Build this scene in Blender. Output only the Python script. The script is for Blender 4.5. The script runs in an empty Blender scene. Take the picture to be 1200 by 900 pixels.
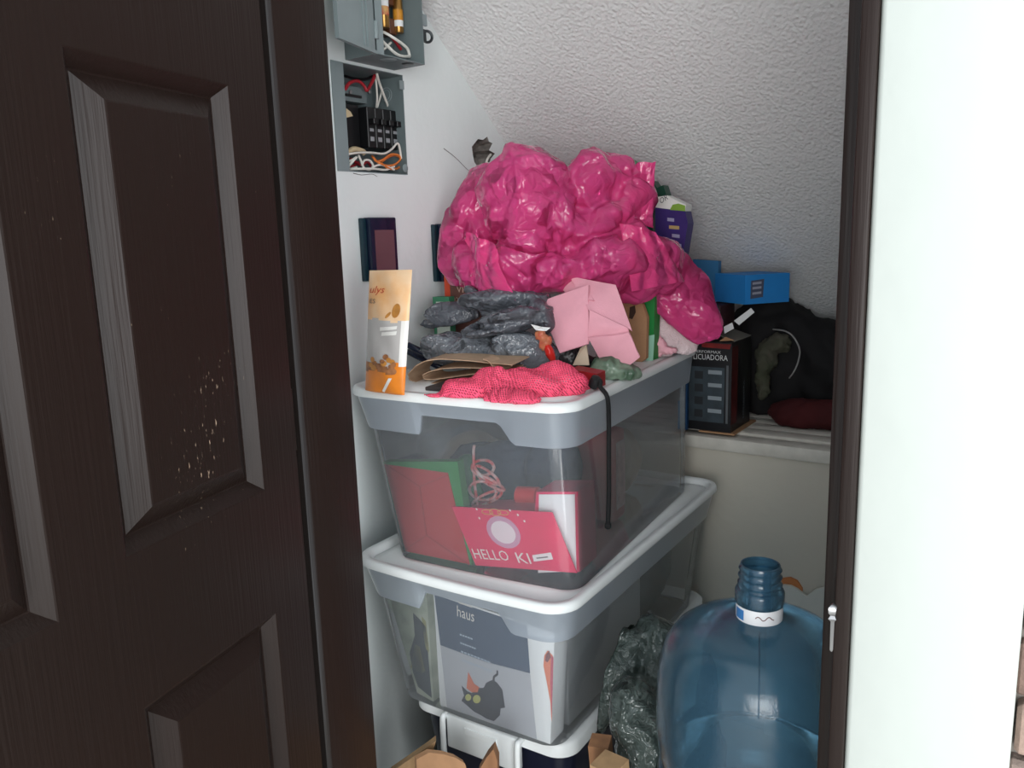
import bpy, bmesh, math, random
import numpy as np
from mathutils import Vector, Matrix

random.seed(7)
scene = bpy.context.scene
COL = scene.collection
PI = math.pi

# ------------------------------------------------------------------ camera
HC = 1.30                       # camera height above the floor
FPX = 950.0                     # focal length in pixels of the 1200 px wide frame
def _n(v):
    return Vector(v).normalized()
_down = _n((161, 5085, FPX))
_d1 = Vector((649, -200, FPX)); _d1 = (_d1 - _down * _d1.dot(_down)).normalized()
_up = -_down
_d2 = _d1.cross(_up); _d2 = _d2 if _d2.x > 0 else -_d2
CR = Vector((_d2.x, _d1.x, _up.x))          # camera right, down, forward in the world
CD = Vector((_d2.y, _d1.y, _up.y))
CF = Vector((_d2.z, _d1.z, _up.z))
CAM = Vector((0, 0, HC))
cam_data = bpy.data.cameras.new('camera')
cam_data.sensor_width = 36.0
cam_data.lens = 36.0 * FPX / 1200.0
cam_data.clip_start = 0.02
cam = bpy.data.objects.new('camera', cam_data)
COL.objects.link(cam)
cam.matrix_world = Matrix(((CR.x, -CD.x, -CF.x, 0), (CR.y, -CD.y, -CF.y, 0), (CR.z, -CD.z, -CF.z, HC), (0, 0, 0, 1)))
scene.camera = cam

# ------------------------------------------------------------------ light and exposure
world = bpy.data.worlds.new('world'); scene.world = world; world.use_nodes = True
bgn = world.node_tree.nodes['Background']
bgn.inputs[0].default_value = (0.86, 0.94, 1.0, 1); bgn.inputs[1].default_value = 1.0
def area_light(name, loc, target, sx, sy, power, color):
    l = bpy.data.lights.new(name, 'AREA'); l.shape = 'RECTANGLE'; l.size = sx; l.size_y = sy
    l.energy = power; l.color = color
    o = bpy.data.objects.new(name, l); COL.objects.link(o); o.location = loc
    o.rotation_euler = (Vector(target) - Vector(loc)).to_track_quat('-Z', 'Y').to_euler()
    return o
area_light('window_daylight', (2.6, -0.95, 1.25), (-1.0, -0.75, 1.2), 2.4, 2.3, 74, (0.97, 0.99, 1.0))
area_light('front_fill', (0.95, -2.2, 1.35), (-0.5, 1.1, 1.1), 1.5, 1.5, 44, (1.0, 0.99, 0.97))  # unseen fill light, added to brighten the bin fronts and the sloped ceiling
vs = scene.view_settings
vs.view_transform = 'Standard'; vs.look = 'None'; vs.gamma = 1.0; vs.use_curve_mapping = False
vs.exposure = 0.62
scene.cycles.transparent_max_bounces = 32
scene.cycles.max_bounces = 10

# ------------------------------------------------------------------ helpers: points
def ray(px, py):
    return (CR * (px - 600) + CD * (py - 450) + CF * FPX)
def onX(px, py, x):
    r = ray(px, py); return CAM + r * (x / r.x)
def onY(px, py, y):
    r = ray(px, py); return CAM + r * (y / r.y)
def onZ(px, py, z):
    r = ray(px, py); return CAM + r * ((z - HC) / r.z)
def mpp(p):                                   # metres per pixel at p
    return (p - CAM).dot(CF) / FPX

# ------------------------------------------------------------------ helpers: materials
def lin(c):
    return tuple((x / 255 / 12.92) if x / 255 <= 0.04045 else ((x / 255 + 0.055) / 1.055) ** 2.4 for x in c)
MATS = {}
def mat(name, rgb, rough=0.55, spec=0.4, var=0.0, vscale=20.0, bump=0.0, bscale=60.0, metal=0.0, rgb2=None, stretch=None, coat=0.0):
    if name in MATS: return MATS[name]
    m = bpy.data.materials.new(name); m.use_nodes = True; MATS[name] = m
    nt = m.node_tree; N, L = nt.nodes, nt.links
    b = N['Principled BSDF']
    c = (*lin(rgb), 1)
    b.inputs['Base Color'].default_value = c
    b.inputs['Roughness'].default_value = rough
    b.inputs['Specular IOR Level'].default_value = spec
    b.inputs['Metallic'].default_value = metal
    if coat: b.inputs['Coat Weight'].default_value = coat; b.inputs['Coat Roughness'].default_value = 0.15
    if var or bump or rgb2:
        tc = N.new('ShaderNodeTexCoord'); mp = N.new('ShaderNodeMapping')
        if stretch: mp.inputs['Scale'].default_value = stretch
        L.new(tc.outputs['Object'], mp.inputs['Vector'])
    if var or rgb2:
        nz = N.new('ShaderNodeTexNoise'); nz.inputs['Scale'].default_value = vscale; nz.inputs['Detail'].default_value = 6
        L.new(mp.outputs[0], nz.inputs['Vector'])
        mx = N.new('ShaderNodeMix'); mx.data_type = 'RGBA'
        rmp = N.new('ShaderNodeMapRange'); rmp.inputs['From Min'].default_value = 0.35; rmp.inputs['From Max'].default_value = 0.7
        L.new(nz.outputs[0], rmp.inputs[0]); L.new(rmp.outputs[0], mx.inputs[0])
        mx.inputs[6].default_value = c
        mx.inputs[7].default_value = (*lin(rgb2), 1) if rgb2 else tuple(x * (1 - var) for x in c[:3]) + (1,)
        L.new(mx.outputs[2], b.inputs['Base Color'])
    if bump:
        n2 = N.new('ShaderNodeTexNoise'); n2.inputs['Scale'].default_value = bscale; n2.inputs['Detail'].default_value = 5
        L.new(mp.outputs[0], n2.inputs['Vector'])
        bp = N.new('ShaderNodeBump'); bp.inputs['Strength'].default_value = bump; bp.inputs['Distance'].default_value = 0.004
        L.new(n2.outputs[0], bp.inputs['Height']); L.new(bp.outputs[0], b.inputs['Normal'])
    return m

def see_through(name, tint, haze, haze_amt, rough=0.15, gloss=1.0, translucent=0.0, crease=0.0, cscale=25.0, ior=1.45, facet=0.0, bdist=0.01):
    """clear or translucent plastic: transparent + diffuse haze + fresnel gloss"""
    if name in MATS: return MATS[name]
    m = bpy.data.materials.new(name); m.use_nodes = True; MATS[name] = m
    nt = m.node_tree; N, L = nt.nodes, nt.links
    N.remove(N['Principled BSDF']); out = N['Material Output']
    tr = N.new('ShaderNodeBsdfTransparent'); tr.inputs[0].default_value = (*lin(tint), 1)
    df = N.new('ShaderNodeBsdfDiffuse'); df.inputs[0].default_value = (*lin(haze), 1)
    tl = N.new('ShaderNodeBsdfTranslucent'); tl.inputs[0].default_value = (*lin(haze), 1)
    gl = N.new('ShaderNodeBsdfGlossy'); gl.inputs['Roughness'].default_value = rough; gl.inputs[0].default_value = (gloss, gloss, gloss, 1)
    fr = N.new('ShaderNodeFresnel'); fr.inputs[0].default_value = ior
    m0 = N.new('ShaderNodeMixShader'); m0.inputs[0].default_value = translucent
    L.new(df.outputs[0], m0.inputs[1]); L.new(tl.outputs[0], m0.inputs[2])
    m1 = N.new('ShaderNodeMixShader'); m1.inputs[0].default_value = haze_amt
    L.new(tr.outputs[0], m1.inputs[1]); L.new(m0.outputs[0], m1.inputs[2])
    m2 = N.new('ShaderNodeMixShader')
    L.new(fr.outputs[0], m2.inputs[0]); L.new(m1.outputs[0], m2.inputs[1]); L.new(gl.outputs[0], m2.inputs[2])
    L.new(m2.outputs[0], out.inputs['Surface'])
    if crease:
        tc = N.new('ShaderNodeTexCoord')
        nz = N.new('ShaderNodeTexNoise'); nz.inputs['Scale'].default_value = cscale * 0.5; nz.inputs['Detail'].default_value = 3
        L.new(tc.outputs['Object'], nz.inputs['Vector'])
        mx = N.new('ShaderNodeMix'); mx.data_type = 'RGBA'; mx.inputs[0].default_value = 0.12
        L.new(tc.outputs['Object'], mx.inputs[6]); L.new(nz.outputs['Color'], mx.inputs[7])
        v = N.new('ShaderNodeTexVoronoi'); v.feature = 'DISTANCE_TO_EDGE'; v.inputs['Scale'].default_value = cscale
        L.new(mx.outputs[2], v.inputs['Vector'])
        v2 = N.new('ShaderNodeTexNoise'); v2.inputs['Scale'].default_value = cscale * 1.6; v2.inputs['Detail'].default_value = 6
        L.new(tc.outputs['Object'], v2.inputs['Vector'])
        r1 = N.new('ShaderNodeMapRange'); r1.inputs['From Max'].default_value = 0.10; r1.interpolation_type = 'SMOOTHSTEP'; r1.inputs['To Max'].default_value = 0.35
        L.new(v.outputs['Distance'], r1.inputs[0])
        vb = N.new('ShaderNodeTexVoronoi'); vb.feature = 'DISTANCE_TO_EDGE'; vb.inputs['Scale'].default_value = cscale * 2.7
        L.new(mx.outputs[2], vb.inputs['Vector'])
        r2 = N.new('ShaderNodeMapRange'); r2.inputs['From Max'].default_value = 0.16; r2.interpolation_type = 'SMOOTHSTEP'; r2.inputs['To Max'].default_value = 0.16
        L.new(vb.outputs['Distance'], r2.inputs[0])
        vf = N.new('ShaderNodeTexVoronoi'); vf.inputs['Scale'].default_value = cscale * 0.9; L.new(mx.outputs[2], vf.inputs['Vector'])
        a0_ = N.new('ShaderNodeMath'); a0_.operation = 'ADD'; L.new(r1.outputs[0], a0_.inputs[0]); L.new(r2.outputs[0], a0_.inputs[1])
        a1_ = N.new('ShaderNodeMath'); a1_.operation = 'MULTIPLY_ADD'; a1_.inputs[1].default_value = -0.5; L.new(vf.outputs['Distance'], a1_.inputs[0]); L.new(a0_.outputs[0], a1_.inputs[2])
        ad = N.new('ShaderNodeMath'); ad.operation = 'MULTIPLY_ADD'; ad.inputs[1].default_value = 0.35
        L.new(v2.outputs[0], ad.inputs[0]); L.new(a1_.outputs[0], ad.inputs[2])
        bp = N.new('ShaderNodeBump'); bp.inputs['Strength'].default_value = crease; bp.inputs['Distance'].default_value = bdist
        L.new(ad.outputs[0], bp.inputs['Height'])
        ge = N.new('ShaderNodeNewGeometry'); acc = ge.outputs['Normal']
        for sc_, k_ in ((cscale * 0.8, 0.55), (cscale * 2.2, 0.45)):
            vv = N.new('ShaderNodeTexVoronoi'); vv.inputs['Scale'].default_value = sc_; L.new(mx.outputs[2], vv.inputs['Vector'])
            sb = N.new('ShaderNodeVectorMath'); sb.operation = 'SUBTRACT'; L.new(vv.outputs['Color'], sb.inputs[0]); sb.inputs[1].default_value = (0.5, 0.5, 0.5)
            ma = N.new('ShaderNodeVectorMath'); ma.operation = 'MULTIPLY_ADD'; ma.inputs[1].default_value = (k_ * facet,) * 3
            L.new(sb.outputs[0], ma.inputs[0]); L.new(acc, ma.inputs[2]); acc = ma.outputs[0]
        nm = N.new('ShaderNodeVectorMath'); nm.operation = 'NORMALIZE'; L.new(acc, nm.inputs[0])
        if facet: L.new(nm.outputs[0], bp.inputs['Normal'])
        for s in (df, gl, tl): L.new(bp.outputs[0], s.inputs['Normal'])
    return m

# ------------------------------------------------------------------ helpers: objects
def tag(o, label=None, cat=None, group=None, kind=None):
    if label: o['label'] = label
    if cat: o['category'] = cat
    if group: o['group'] = group
    if kind: o['kind'] = kind
    return o
def thing(name, label, cat, loc, group=None):
    o = bpy.data.objects.new(name, None); COL.objects.link(o); o.location = loc
    o.empty_display_size = 0.05
    return tag(o, label, cat, group)
def link(name, me, mats, parent=None, smooth=False):
    if not isinstance(mats, (list, tuple)): mats = [mats]
    for m in mats: me.materials.append(m)
    if smooth:
        for p in me.polygons: p.use_smooth = True
    o = bpy.data.objects.new(name, me); COL.objects.link(o)
    if parent:
        o.parent = parent
        if parent.type == 'EMPTY': o.matrix_parent_inverse = Matrix.Translation(-Vector(parent.location))
    return o
def smooth_by_angle(me, deg=35):
    bm = bmesh.new(); bm.from_mesh(me)
    for f in bm.faces: f.smooth = True
    for e in bm.edges:
        if len(e.link_faces) == 2 and e.calc_face_angle(0) > math.radians(deg): e.smooth = False
    bm.to_mesh(me); bm.free()

class MB:
    def __init__(s): s.bm = bmesh.new(); s.mi = 0
    def face(s, pts, mi=None):
        vs_ = [s.bm.verts.new(p) for p in pts]
        f = s.bm.faces.new(vs_); f.material_index = s.mi if mi is None else mi; return f
    def box(s, lo, hi, M=None, bev=0.0, seg=2):
        lo, hi = Vector(lo), Vector(hi)
        c = [(x, y, z) for x in (lo.x, hi.x) for y in (lo.y, hi.y) for z in (lo.z, hi.z)]
        v = [s.bm.verts.new((M @ Vector(p)) if M else p) for p in c]
        fs = []
        for q in ((0, 1, 3, 2), (4, 6, 7, 5), (0, 4, 5, 1), (2, 3, 7, 6), (0, 2, 6, 4), (1, 5, 7, 3)):
            f = s.bm.faces.new([v[i] for i in q]); f.material_index = s.mi; fs.append(f)
        if bev:
            es = list({e for f in fs for e in f.edges})
            r = bmesh.ops.bevel(s.bm, geom=es, offset=bev, segments=seg, affect='EDGES', profile=0.5)
            for f in r['faces']: f.material_index = s.mi
        return s
    def prism(s, poly, d):
        """extrude a planar polygon of world points by vector d"""
        a = [s.bm.verts.new(p) for p in poly]; d = Vector(d); b = [s.bm.verts.new(Vector(p) + d) for p in poly]
        n = len(a)
        for f in [s.bm.faces.new(a), s.bm.faces.new(b[::-1])] + [s.bm.faces.new((a[(i + 1) % n], a[i], b[i], b[(i + 1) % n])) for i in range(n)]:
            f.material_index = s.mi
        return s
    def loft(s, loops, cap0=True, cap1=True, closed=True):
        rings = [[s.bm.verts.new(p) for p in lp] for lp in loops]
        n = len(rings[0])
        for a, b in zip(rings, rings[1:]):
            for i in range(n if closed else n - 1):
                j = (i + 1) % n
                f = s.bm.faces.new((a[i], a[j], b[j], b[i])); f.material_index = s.mi
        if cap0: f = s.bm.faces.new(rings[0][::-1]); f.material_index = s.mi
        if cap1: f = s.bm.faces.new(rings[-1]); f.material_index = s.mi
        return s
    def tube(s, pts, r, sides=8, sm=6, r1=None):
        pts = [Vector(p) for p in pts]
        if sm > 1 and len(pts) > 2:
            q = []
            P = [pts[0] * 2 - pts[1]] + pts + [pts[-1] * 2 - pts[-2]]
            for i in range(1, len(P) - 2):
                for k in range(sm):
                    t = k / sm
                    q.append(0.5 * ((2 * P[i]) + (P[i + 1] - P[i - 1]) * t + (2 * P[i - 1] - 5 * P[i] + 4 * P[i + 1] - P[i + 2]) * t * t + (3 * P[i] - P[i - 1] - 3 * P[i + 1] + P[i + 2]) * t ** 3))
            q.append(pts[-1]); pts = q
        loops = []
        ref = None
        for i, p in enumerate(pts):
            t = (pts[min(i + 1, len(pts) - 1)] - pts[max(i - 1, 0)]).normalized()
            if ref is None: ref = t.orthogonal().normalized()
            ref = (ref - t * ref.dot(t)).normalized(); b = t.cross(ref)
            rr_ = r if r1 is None else r + (r1 - r) * i / (len(pts) - 1)
            loops.append([p + (ref * math.cos(2 * PI * k / sides) + b * math.sin(2 * PI * k / sides)) * rr_ for k in range(sides)])
        return s.loft(loops)
    def lathe(s, prof, base, axis=(0, 0, 1), n=24, cap0=True, cap1=True):
        ax = Vector(axis).normalized(); u = ax.orthogonal().normalized(); w = ax.cross(u); base = Vector(base)
        return s.loft([[base + ax * h + (u * math.cos(2 * PI * k / n) + w * math.sin(2 * PI * k / n)) * max(r, 1e-4) for k in range(n)] for r, h in prof], cap0, cap1)
    def build(s, name, mats, parent=None, smooth=None, fix=True):
        if fix: bmesh.ops.recalc_face_normals(s.bm, faces=s.bm.faces)
        me = bpy.data.meshes.new(name); s.bm.to_mesh(me); s.bm.free()
        if smooth: smooth_by_angle(me, smooth)
        return link(name, me, mats, parent)

def frame(o, ux, uy):
    ux, uy = Vector(ux).normalized(), Vector(uy).normalized()
    n = ux.cross(uy).normalized()
    o = Vector(o)
    def f(u, v, h=0.0): return o + ux * u + uy * v + n * h
    f.ux, f.uy, f.n, f.o = ux, uy, n, o
    return f
def rotz(M_loc, deg):
    return Matrix.Translation(Vector(M_loc)) @ Matrix.Rotation(math.radians(deg), 4, 'Z')

def lettering(txt, fr, u, v, width, m, parent, height=None, h=0.0006, name='lettering', shear=0.0):
    """flat letters on the face frame fr, lower left at (u, v)"""
    cu = bpy.data.curves.new('text', 'FONT'); cu.body = txt; cu.size = 1.0; cu.resolution_u = 2; cu.shear = shear
    ob = bpy.data.objects.new('text', cu)
    COL.objects.link(ob)
    dg = bpy.context.evaluated_depsgraph_get()
    me = bpy.data.meshes.new_from_object(ob.evaluated_get(dg))
    bpy.data.objects.remove(ob); bpy.data.curves.remove(cu)
    xs = [q.co.x for q in me.vertices]; ys = [q.co.y for q in me.vertices]
    x0, x1, y0, y1 = min(xs), max(xs), min(ys), max(ys)
    sx = width / (x1 - x0); sy = (height / (y1 - y0)) if height else sx
    for q in me.vertices:
        q.co = fr(u + (q.co.x - x0) * sx, v + (q.co.y - y0) * sy, h)
    me.materials.clear()
    return link(name, me, m, parent)
def patch(poly, fr, m, parent, name='print', h=0.0004):
    b = MB(); b.face([fr(*p, h) for p in poly]); return b.build(name, m, parent, fix=False)
def ell(cu, cv, ru, rv, n=20, rot=0):
    return [(cu + ru * math.cos(2 * PI * k / n) * math.cos(rot) - rv * math.sin(2 * PI * k / n) * math.sin(rot),
             cv + ru * math.cos(2 * PI * k / n) * math.sin(rot) + rv * math.sin(2 * PI * k / n) * math.cos(rot)) for k in range(n)]

# numpy noise ------------------------------------------------------------------
def _hash(ix, iy, iz, s):
    h = (ix * 374761393 + iy * 668265263 + iz * 2147483647 + s * 974634777).astype(np.uint32)
    h = (h ^ (h >> 13)) * np.uint32(1274126177)
    h = h ^ (h >> 16)
    return h.astype(np.float64) / 4294967295.0
def vnoise(P, s=0):
    I = np.floor(P).astype(np.int64); F = P - I; F = F * F * F * (F * (F * 6 - 15) + 10)
    out = 0
    for dx in (0, 1):
        for dy in (0, 1):
            for dz in (0, 1):
                w = (F[:, 0] if dx else 1 - F[:, 0]) * (F[:, 1] if dy else 1 - F[:, 1]) * (F[:, 2] if dz else 1 - F[:, 2])
                out = out + w * _hash(I[:, 0] + dx, I[:, 1] + dy, I[:, 2] + dz, s)
    return out * 2 - 1
def fnoise(P, s=0, o=3):
    a = 1; t = 0
    for k in range(o): t = t + a * vnoise(P * 2 ** k, s + k); a *= 0.5
    return t
def ridge(P, s=0): return 1 - np.abs(vnoise(P, s)) * 2
def worley(P, s=0):
    I = np.floor(P).astype(np.int64); f1 = np.full(len(P), 9.0); f2 = np.full(len(P), 9.0)
    for dx in (-1, 0, 1):
        for dy in (-1, 0, 1):
            for dz in (-1, 0, 1):
                J = I + np.array((dx, dy, dz))
                c = J + np.stack([_hash(J[:, 0], J[:, 1], J[:, 2], s + k) for k in (1, 2, 3)], 1)
                d = np.sqrt(((P - c) ** 2).sum(1))
                f2 = np.minimum(f2, np.maximum(f1, d)); f1 = np.minimum(f1, d)
    return f1, f2

def hull_lobe(bm, M, n, seed, jit=0.10):
    """a lobe of film: the convex hull of jittered points, so it has flat plates that meet in creases"""
    rs = np.random.RandomState(seed); vs_ = []
    for k in range(n):
        z = 1 - 2 * (k + 0.5) / n; a = k * 2.39996 + rs.uniform(-0.5, 0.5); r = math.sqrt(max(0, 1 - z * z))
        p = Vector((r * math.cos(a), r * math.sin(a), z)) + Vector(rs.uniform(-0.16, 0.16, 3)); p.normalize()
        vs_.append(bm.verts.new(M @ (p * (1.06 + rs.uniform(-jit, jit)))))
    g = bmesh.ops.convex_hull(bm, input=vs_)
    bad = list({v for v in g['geom_interior'] + g['geom_unused'] if isinstance(v, bmesh.types.BMVert)})
    if bad: bmesh.ops.delete(bm, geom=bad, context='VERTS')
def blob_mesh(lobes, voxel, disp=None, clamp=None, smooth_it=2, hull=0, seed=1):
    """union of ellipsoids, voxel remeshed, then crumpled by a numpy displacement"""
    bm = bmesh.new()
    for k, M in enumerate(lobes):
        if hull: hull_lobe(bm, M, hull, seed * 100 + k)
        else: bmesh.ops.create_icosphere(bm, subdivisions=3, radius=1.0, matrix=M)
    me = bpy.data.meshes.new('blob'); bm.to_mesh(me); bm.free()
    ob = bpy.data.objects.new('blob', me); COL.objects.link(ob)
    r = ob.modifiers.new('r', 'REMESH'); r.mode = 'VOXEL'; r.voxel_size = voxel
    if smooth_it:
        s = ob.modifiers.new('s', 'SMOOTH'); s.iterations = smooth_it; s.factor = 0.6
    dg = bpy.context.evaluated_depsgraph_get()
    out = bpy.data.meshes.new_from_object(ob.evaluated_get(dg))
    bpy.data.objects.remove(ob); bpy.data.meshes.remove(me)
    n = len(out.vertices)
    co = np.empty(n * 3); out.vertices.foreach_get('co', co); co = co.reshape(-1, 3)
    no = np.empty(n * 3); out.vertices.foreach_get('normal', no); no = no.reshape(-1, 3)
    if disp is not None:
        d = disp(co)
        co = co + no * d[:, None]
    if clamp: co = clamp(co)
    out.vertices.foreach_set('co', co.ravel()); out.update()
    for p in out.polygons: p.use_smooth = True
    return out
def lobe(px, py, rx, ry, y, rd, tilt=0):
    """an ellipsoid centred on the pixel ray at depth y, radii rx, ry in pixels and rd in metres"""
    c = onY(px, py, y); k = mpp(c)
    t = math.radians(tilt)
    a = (CR * math.cos(t) + CD * math.sin(t)); b = (CD * math.cos(t) - CR * math.sin(t))
    M = Matrix(((a.x * rx * k, b.x * ry * k, CF.x * rd, c.x), (a.y * rx * k, b.y * ry * k, CF.y * rd, c.y), (a.z * rx * k, b.z * ry * k, CF.z * rd, c.z), (0, 0, 0, 1)))
    return M
def ellipsoid(c, r, rz=0):
    return Matrix.Translation(Vector(c)) @ Matrix.Rotation(math.radians(rz), 4, 'Z') @ Matrix.Diagonal((*r, 1))
def floor_at(z):
    def f(co): co[:, 2] = np.maximum(co[:, 2], z); return co
    return f
def crumple(sc, amp, s=0, st=(1, 1, 1)):
    st = np.array(st)
    def f(co):
        P = co * sc * st
        W = P + 0.6 * np.stack([fnoise(P * 0.7, s + 11, 2), fnoise(P * 0.7, s + 22, 2), fnoise(P * 0.7, s + 33, 2)], 1)
        f1, f2 = worley(W, s)
        d = np.minimum(f2 - f1, 0.5) * 1.6 - 0.4
        f1b, f2b = worley(W * 2.3, s + 5)
        d += 0.45 * (np.minimum(f2b - f1b, 0.5) - 0.25)
        d += 0.5 * ridge(W * 0.9, s + 9) - 0.25
        d += 0.3 * ridge(W * 2.6, s + 19) - 0.15
        return d * amp
    return f

_RT = [np.linalg.qr(np.random.RandomState(k).randn(3, 3))[0] for k in range(8)]
def tents(sc, amp, s=0, st=(1, 1, 1), fine=1.0):
    """film folds: sharp ridge lines with smooth plates between them"""
    st = np.array(st)
    def f(co):
        P = co * sc * st
        W = P + 0.55 * np.stack([fnoise(P @ _RT[0], s + 11, 2), fnoise(P @ _RT[1], s + 22, 2), fnoise(P @ _RT[2], s + 33, 2)], 1)
        d = 0
        for k, (fr_, a_) in enumerate(((0.8, 1.0), (1.3, 0.7), (2.4, 0.42 * fine), (4.6, 0.22 * fine), (9.0, 0.10 * fine))):
            d = d + a_ * (0.5 - np.abs(vnoise((W * fr_) @ _RT[3 + k % 5] + 7.3 * k, s + 40 + k)) * 1.6)
        return d * amp
    return f

# ------------------------------------------------------------------ big surfaces' materials
def plaster(name, rgb, bscale, bstr, bdist, var=0.04, rough=0.85, grit=True):
    m = bpy.data.materials.new(name); m.use_nodes = True; nt = m.node_tree; N, L = nt.nodes, nt.links
    b = N['Principled BSDF']; b.inputs['Roughness'].default_value = rough; b.inputs['Specular IOR Level'].default_value = 0.25
    tc = N.new('ShaderNodeTexCoord')
    n1 = N.new('ShaderNodeTexNoise'); n1.inputs['Scale'].default_value = 3.0; n1.inputs['Detail'].default_value = 6
    L.new(tc.outputs['Object'], n1.inputs['Vector'])
    mx = N.new('ShaderNodeMix'); mx.data_type = 'RGBA'; c = lin(rgb)
    mx.inputs[6].default_value = (*c, 1); mx.inputs[7].default_value = (c[0] * (1 - var), c[1] * (1 - var), c[2] * (1 - var * 0.9), 1)
    L.new(n1.outputs[0], mx.inputs[0]); L.new(mx.outputs[2], b.inputs['Base Color'])
    n2 = N.new('ShaderNodeTexNoise'); n2.inputs['Scale'].default_value = bscale; n2.inputs['Detail'].default_value = 4
    n2.inputs['Roughness'].default_value = 0.55
    L.new(tc.outputs['Object'], n2.inputs['Vector'])
    h = n2.outputs[0]
    if grit:
        v = N.new('ShaderNodeTexVoronoi'); v.inputs['Scale'].default_value = bscale * 0.9; v.feature = 'SMOOTH_F1'
        L.new(tc.outputs['Object'], v.inputs['Vector'])
        s = N.new('ShaderNodeMath'); s.operation = 'SUBTRACT'; L.new(n2.outputs[0], s.inputs[0]); L.new(v.outputs[0], s.inputs[1]); h = s.outputs[0]
    bp = N.new('ShaderNodeBump'); bp.inputs['Strength'].default_value = bstr; bp.inputs['Distance'].default_value = bdist
    L.new(h, bp.inputs['Height']); L.new(bp.outputs[0], b.inputs['Normal'])
    return m
M_WALL = plaster('white_plaster', (232, 238, 237), 9, 0.35, 0.01, 0.05, 0.6, False)
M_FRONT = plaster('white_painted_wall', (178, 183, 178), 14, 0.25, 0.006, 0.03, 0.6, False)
M_SLOPE = plaster('stippled_ceiling', (228, 228, 227), 150, 0.55, 0.005, 0.05)
M_LOW = plaster('beige_low_wall', (206, 200, 186), 40, 0.3, 0.003, 0.08)
M_FLOOR = mat('pale_tile', (228, 225, 218), 0.8, var=0.3, vscale=6)

def brown_paint(name, rgb, rgb_scuff, scuff=0.675, rough=0.38, spec=0.2):
    m = bpy.data.materials.new(name); m.use_nodes = True; nt = m.node_tree; N, L = nt.nodes, nt.links
    b = N['Principled BSDF']; b.inputs['Roughness'].default_value = rough; b.inputs['Specular IOR Level'].default_value = spec
    tc = N.new('ShaderNodeTexCoord'); mp = N.new('ShaderNodeMapping'); mp.inputs['Scale'].default_value = (1, 1, 0.03)
    L.new(tc.outputs['Object'], mp.inputs['Vector'])
    nz = N.new('ShaderNodeTexNoise'); nz.inputs['Scale'].default_value = 230; nz.inputs['Detail'].default_value = 3
    L.new(mp.outputs[0], nz.inputs['Vector'])
    bp = N.new('ShaderNodeBump'); bp.inputs['Strength'].default_value = 0.35; bp.inputs['Distance'].default_value = 0.002
    L.new(nz.outputs[0], bp.inputs['Height']); L.new(bp.outputs[0], b.inputs['Normal'])
    n2 = N.new('ShaderNodeTexNoise'); n2.inputs['Scale'].default_value = 3.0; n2.inputs['Detail'].default_value = 2
    L.new(tc.outputs['Object'], n2.inputs['Vector'])
    n3 = N.new('ShaderNodeTexNoise'); n3.inputs['Scale'].default_value = 300; n3.inputs['Detail'].default_value = 4
    mp3 = N.new('ShaderNodeMapping'); mp3.inputs['Scale'].default_value = (1, 1, 0.3); L.new(tc.outputs['Object'], mp3.inputs['Vector'])
    L.new(mp3.outputs[0], n3.inputs['Vector'])
    mu = N.new('ShaderNodeMath'); mu.operation = 'MULTIPLY'; L.new(n2.outputs[0], mu.inputs[0]); L.new(n3.outputs[0], mu.inputs[1])
    rp = N.new('ShaderNodeMapRange'); rp.inputs['From Min'].default_value = scuff * scuff; rp.inputs['From Max'].default_value = scuff * scuff + 0.06
    L.new(mu.outputs[0], rp.inputs[0])
    n4 = N.new('ShaderNodeTexNoise'); n4.inputs['Scale'].default_value = 2.2; L.new(tc.outputs['Object'], n4.inputs['Vector'])
    c = lin(rgb)
    m0 = N.new('ShaderNodeMix'); m0.data_type = 'RGBA'; m0.inputs[6].default_value = (*c, 1); m0.inputs[7].default_value = (c[0] * 1.25, c[1] * 0.85, c[2] * 0.85, 1)
    L.new(n4.outputs[0], m0.inputs[0])
    mx = N.new('ShaderNodeMix'); mx.data_type = 'RGBA'; L.new(rp.outputs[0], mx.inputs[0])
    L.new(m0.outputs[2], mx.inputs[6]); mx.inputs[7].default_value = (*lin(rgb_scuff), 1)
    L.new(mx.outputs[2], b.inputs['Base Color'])
    return m
M_DOOR = brown_paint('dark_brown_paint', (28, 22, 19), (150, 130, 112))

# ------------------------------------------------------------------ the setting
XW = -1.205
KW = XW / -1.10
c1 = onX(500, 20, XW); c2 = onX(590, 165, XW)
TS = (c2.z - c1.z) / (c2.y - c1.y)
def zs(y): return c1.z + TS * (y - c1.y)
XR = 0.10
YE = 2.85
def struct(o): return tag(o, kind='structure')
b = MB(); b.box((-1.7, -2.6, -0.1), (2.4, YE + 0.1, 0.0)); struct(b.build('floor', M_FLOOR))
# sloped ceiling (underside of the stairs)
b = MB(); y0 = 0.90
b.prism([(XW - 0.02, y0, zs(y0)), (XR + 0.02, y0, zs(y0)), (XR + 0.02, YE, zs(YE)), (XW - 0.02, YE, zs(YE))], (0, 0.06, 0.09))
struct(b.build('ceiling', M_SLOPE))

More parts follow.
